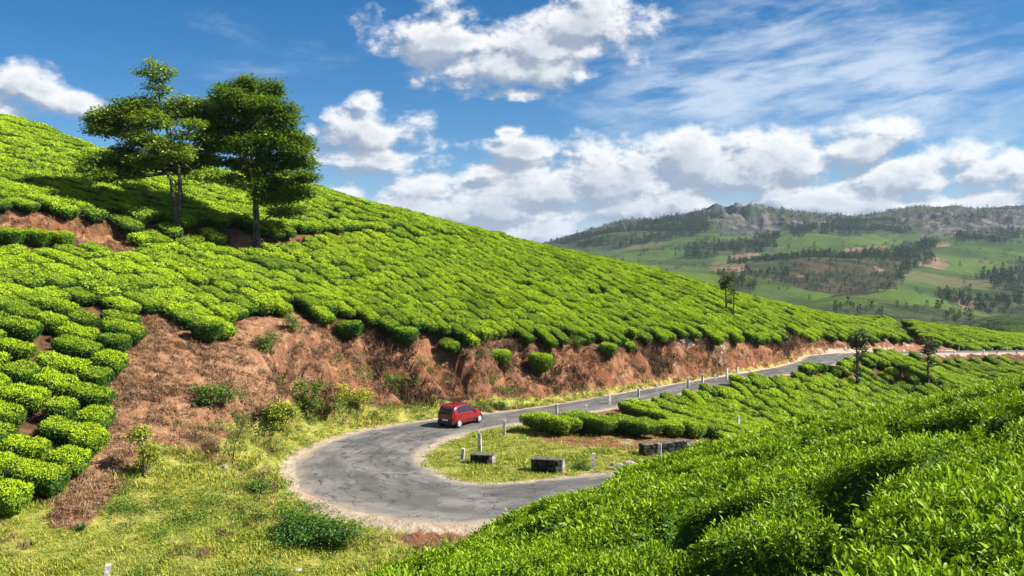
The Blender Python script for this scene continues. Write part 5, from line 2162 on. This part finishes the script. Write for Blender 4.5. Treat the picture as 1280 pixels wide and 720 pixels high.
scatter('dry_grass', np.stack([x, y, gz_np(x, y)], -1), np.stack([np.arctan(sy) * .8 + RNG.normal(0, .2, n), -np.arctan(sx) * .8 + RNG.normal(0, .2, n), RNG.uniform(0, 6.28, n)], -1),
        RNG.uniform(.5, 1.3, n), DRY + STRAW, RNG.integers(0, 5, n) + 5 * ((sheet_np(scree, x, y) > RNG.uniform(.1, .9, n)) & (RNG.random(n) < .6)), 'withered brown grass hanging on the red bank')


# dark dead brush in patches on the bank
BRUSH = [tuft_mesh('brush_tuft', 540 + k, 26, .62, .22, .016, GRASS_B, .3) for k in range(4)]
brw = (GM['bank'] > .3) * (GM['t'] > .6) * (GM['t'] < 8) * np.clip(3.2 * (fbm(GXX * .22, GYY * .22, 133, 3) - .46), 0, 1) * (1 - grass)
x, y = from_sheet(np.clip(brw, 0, 1), 13, (-30, 45), (38, 112), .02)
n = len(x)
scatter('dead_brush', np.stack([x, y, gz_np(x, y)], -1), np.stack([RNG.normal(.25, .3, n), RNG.normal(.2, .3, n), RNG.uniform(0, 6.28, n)], -1),
        RNG.uniform(.6, 1.4, n), BRUSH, RNG.integers(0, 4, n), 'dark dead brush in patches on the red bank')
# low dark weeds in the meadow and on the lower bank
WEED = [foliage_mesh('weed_clump', [((0, 0, .10), (.26, .26, .16)), ((.2, .1, .08), (.2, .2, .12))], .10, SHRUB_G, 700 + k, 420, 0, .2) for k in range(4)]
weedw = np.clip(1.6 * (fbm(GXX * .4, GYY * .4, 83, 3) - .42), 0, 1) * (grass > .5) * (GM['sd'] > 0) + .55 * np.clip(2.2 * (fbm(GXX * .3, GYY * .3, 87, 3) - .45), 0, 1) * (GM['bank'] > .3) * 1.6 * (GM['t'] < 6.5) * (GM['ti'] < 13.6)
x, y = from_sheet(np.clip(weedw, 0, 1), 6, (-32, 12), (27, 75), .02)
n = len(x)
scatter('meadow_weeds', np.stack([x, y, gz_np(x, y)], -1), np.stack([RNG.normal(0, .15, n), RNG.normal(0, .15, n), RNG.uniform(0, 6.28, n)], -1),
        RNG.uniform(.4, 1.2, n), WEED, RNG.integers(0, 4, n), 'low green weeds scattered over the meadow and lower bank')


# ------------------------------------------------------------------ woods on the far hills
FARLEAF = leaf_mat('far_tree_leaf', (.050, .080, .022), (.018, .036, .014), .12, .3, .8, .1)


def far_tree(name, seed, h, w, conic):
    rng = np.random.default_rng(seed)
    n = 70
    z = rng.uniform(.15, 1, n)
    rad = (1 - z) * .9 + .12 if conic else np.sqrt(np.maximum(.05, 1 - ((z - .6) / .45) ** 2))
    a = rng.uniform(0, 6.28, n)
    q = np.sqrt(rng.random(n))
    P = np.stack([np.cos(a) * rad * q * w / 2, np.sin(a) * rad * q * w / 2, z * h], -1)
    T = unit(np.stack([np.cos(a), np.sin(a), rng.normal(0, .5, n)], -1))
    Nl = unit(rng.normal(size=(n, 3)) * .6 + np.array([0, 0, 1.]))
    Nl = unit(Nl - T * (Nl * T).sum(1)[:, None])
    V, F = leaf_quads(P, Nl, T, h * .17, h * .12, rng)
    tv = np.array([(-.12, 0, 0), (.12, 0, 0), (.06, 0, h * .8), (-.06, 0, h * .8), (0, -.12, 0), (0, .12, 0), (0, .06, h * .8), (0, -.06, h * .8)]) * np.array([h / 12, h / 12, 1])
    F = np.concatenate([F, np.array([[0, 1, 2, 3], [4, 5, 6, 7]]) + len(V)])
    V = np.concatenate([V, tv])
    fl = np.concatenate([np.repeat(rng.uniform(.1, .8, n), 4), np.zeros(8)])
    return mesh_np(name, V, F, [FARLEAF, BARK], np.array([0] * n + [1, 1]), False, {'flush': fl, 'tone': np.repeat(rng.random(n + 2), 4)})


FTREES = [far_tree('far_tree', 600 + k, 14, 6.5, True) for k in range(3)] + [far_tree('far_tree', 620 + k, 11, 8.5, False) for k in range(3)]
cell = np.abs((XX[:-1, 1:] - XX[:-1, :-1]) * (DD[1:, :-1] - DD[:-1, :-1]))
wood = fo[:-1, :-1] * np.clip(3.2 * (fbm(XX[:-1, :-1] * .012, DD[:-1, :-1] * .012, 39, 4) - .22), .12, 1.0)  # small trees also added on the hill front whose shade is painted
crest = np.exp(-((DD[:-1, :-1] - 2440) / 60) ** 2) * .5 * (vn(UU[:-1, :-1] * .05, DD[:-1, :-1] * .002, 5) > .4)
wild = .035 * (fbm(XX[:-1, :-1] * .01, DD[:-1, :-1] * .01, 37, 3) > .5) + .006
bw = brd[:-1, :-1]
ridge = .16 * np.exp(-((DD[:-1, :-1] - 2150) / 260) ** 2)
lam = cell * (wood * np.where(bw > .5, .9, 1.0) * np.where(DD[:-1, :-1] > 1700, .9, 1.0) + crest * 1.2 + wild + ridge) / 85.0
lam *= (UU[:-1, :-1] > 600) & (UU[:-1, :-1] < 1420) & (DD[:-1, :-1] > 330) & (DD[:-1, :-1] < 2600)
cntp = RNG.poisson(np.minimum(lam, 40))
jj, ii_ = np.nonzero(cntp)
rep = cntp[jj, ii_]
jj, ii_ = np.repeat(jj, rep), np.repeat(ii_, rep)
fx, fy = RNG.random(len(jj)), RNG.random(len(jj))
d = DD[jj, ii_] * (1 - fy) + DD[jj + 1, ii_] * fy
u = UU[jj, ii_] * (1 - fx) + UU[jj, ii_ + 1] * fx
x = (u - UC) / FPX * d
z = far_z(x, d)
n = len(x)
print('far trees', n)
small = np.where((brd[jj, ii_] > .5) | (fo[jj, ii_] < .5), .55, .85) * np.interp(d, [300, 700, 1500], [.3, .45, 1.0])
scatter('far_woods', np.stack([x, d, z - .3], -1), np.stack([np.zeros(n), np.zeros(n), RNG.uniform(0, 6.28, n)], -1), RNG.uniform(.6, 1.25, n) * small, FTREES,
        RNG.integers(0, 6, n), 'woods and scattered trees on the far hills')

# ------------------------------------------------------------------ air
HAZE = 0.00006
hz = MB()
hz.box((0, 0, (-120 + 260) / 2), (20000, 20000, 380))
hm, hn, ho = new_mat('thin_haze')
pvn = hn.add('ShaderNodeVolumePrincipled', None, {'Density': HAZE, 'Anisotropy': 0.2})
pvn.inputs['Color'].default_value = (.62, .78, 1.0, 1)
hn.l.new(pvn.outputs[0], ho.inputs['Volume'])
tag(hz.build('haze', hm), kind='stuff')
SC.cycles.volume_bounces = 0
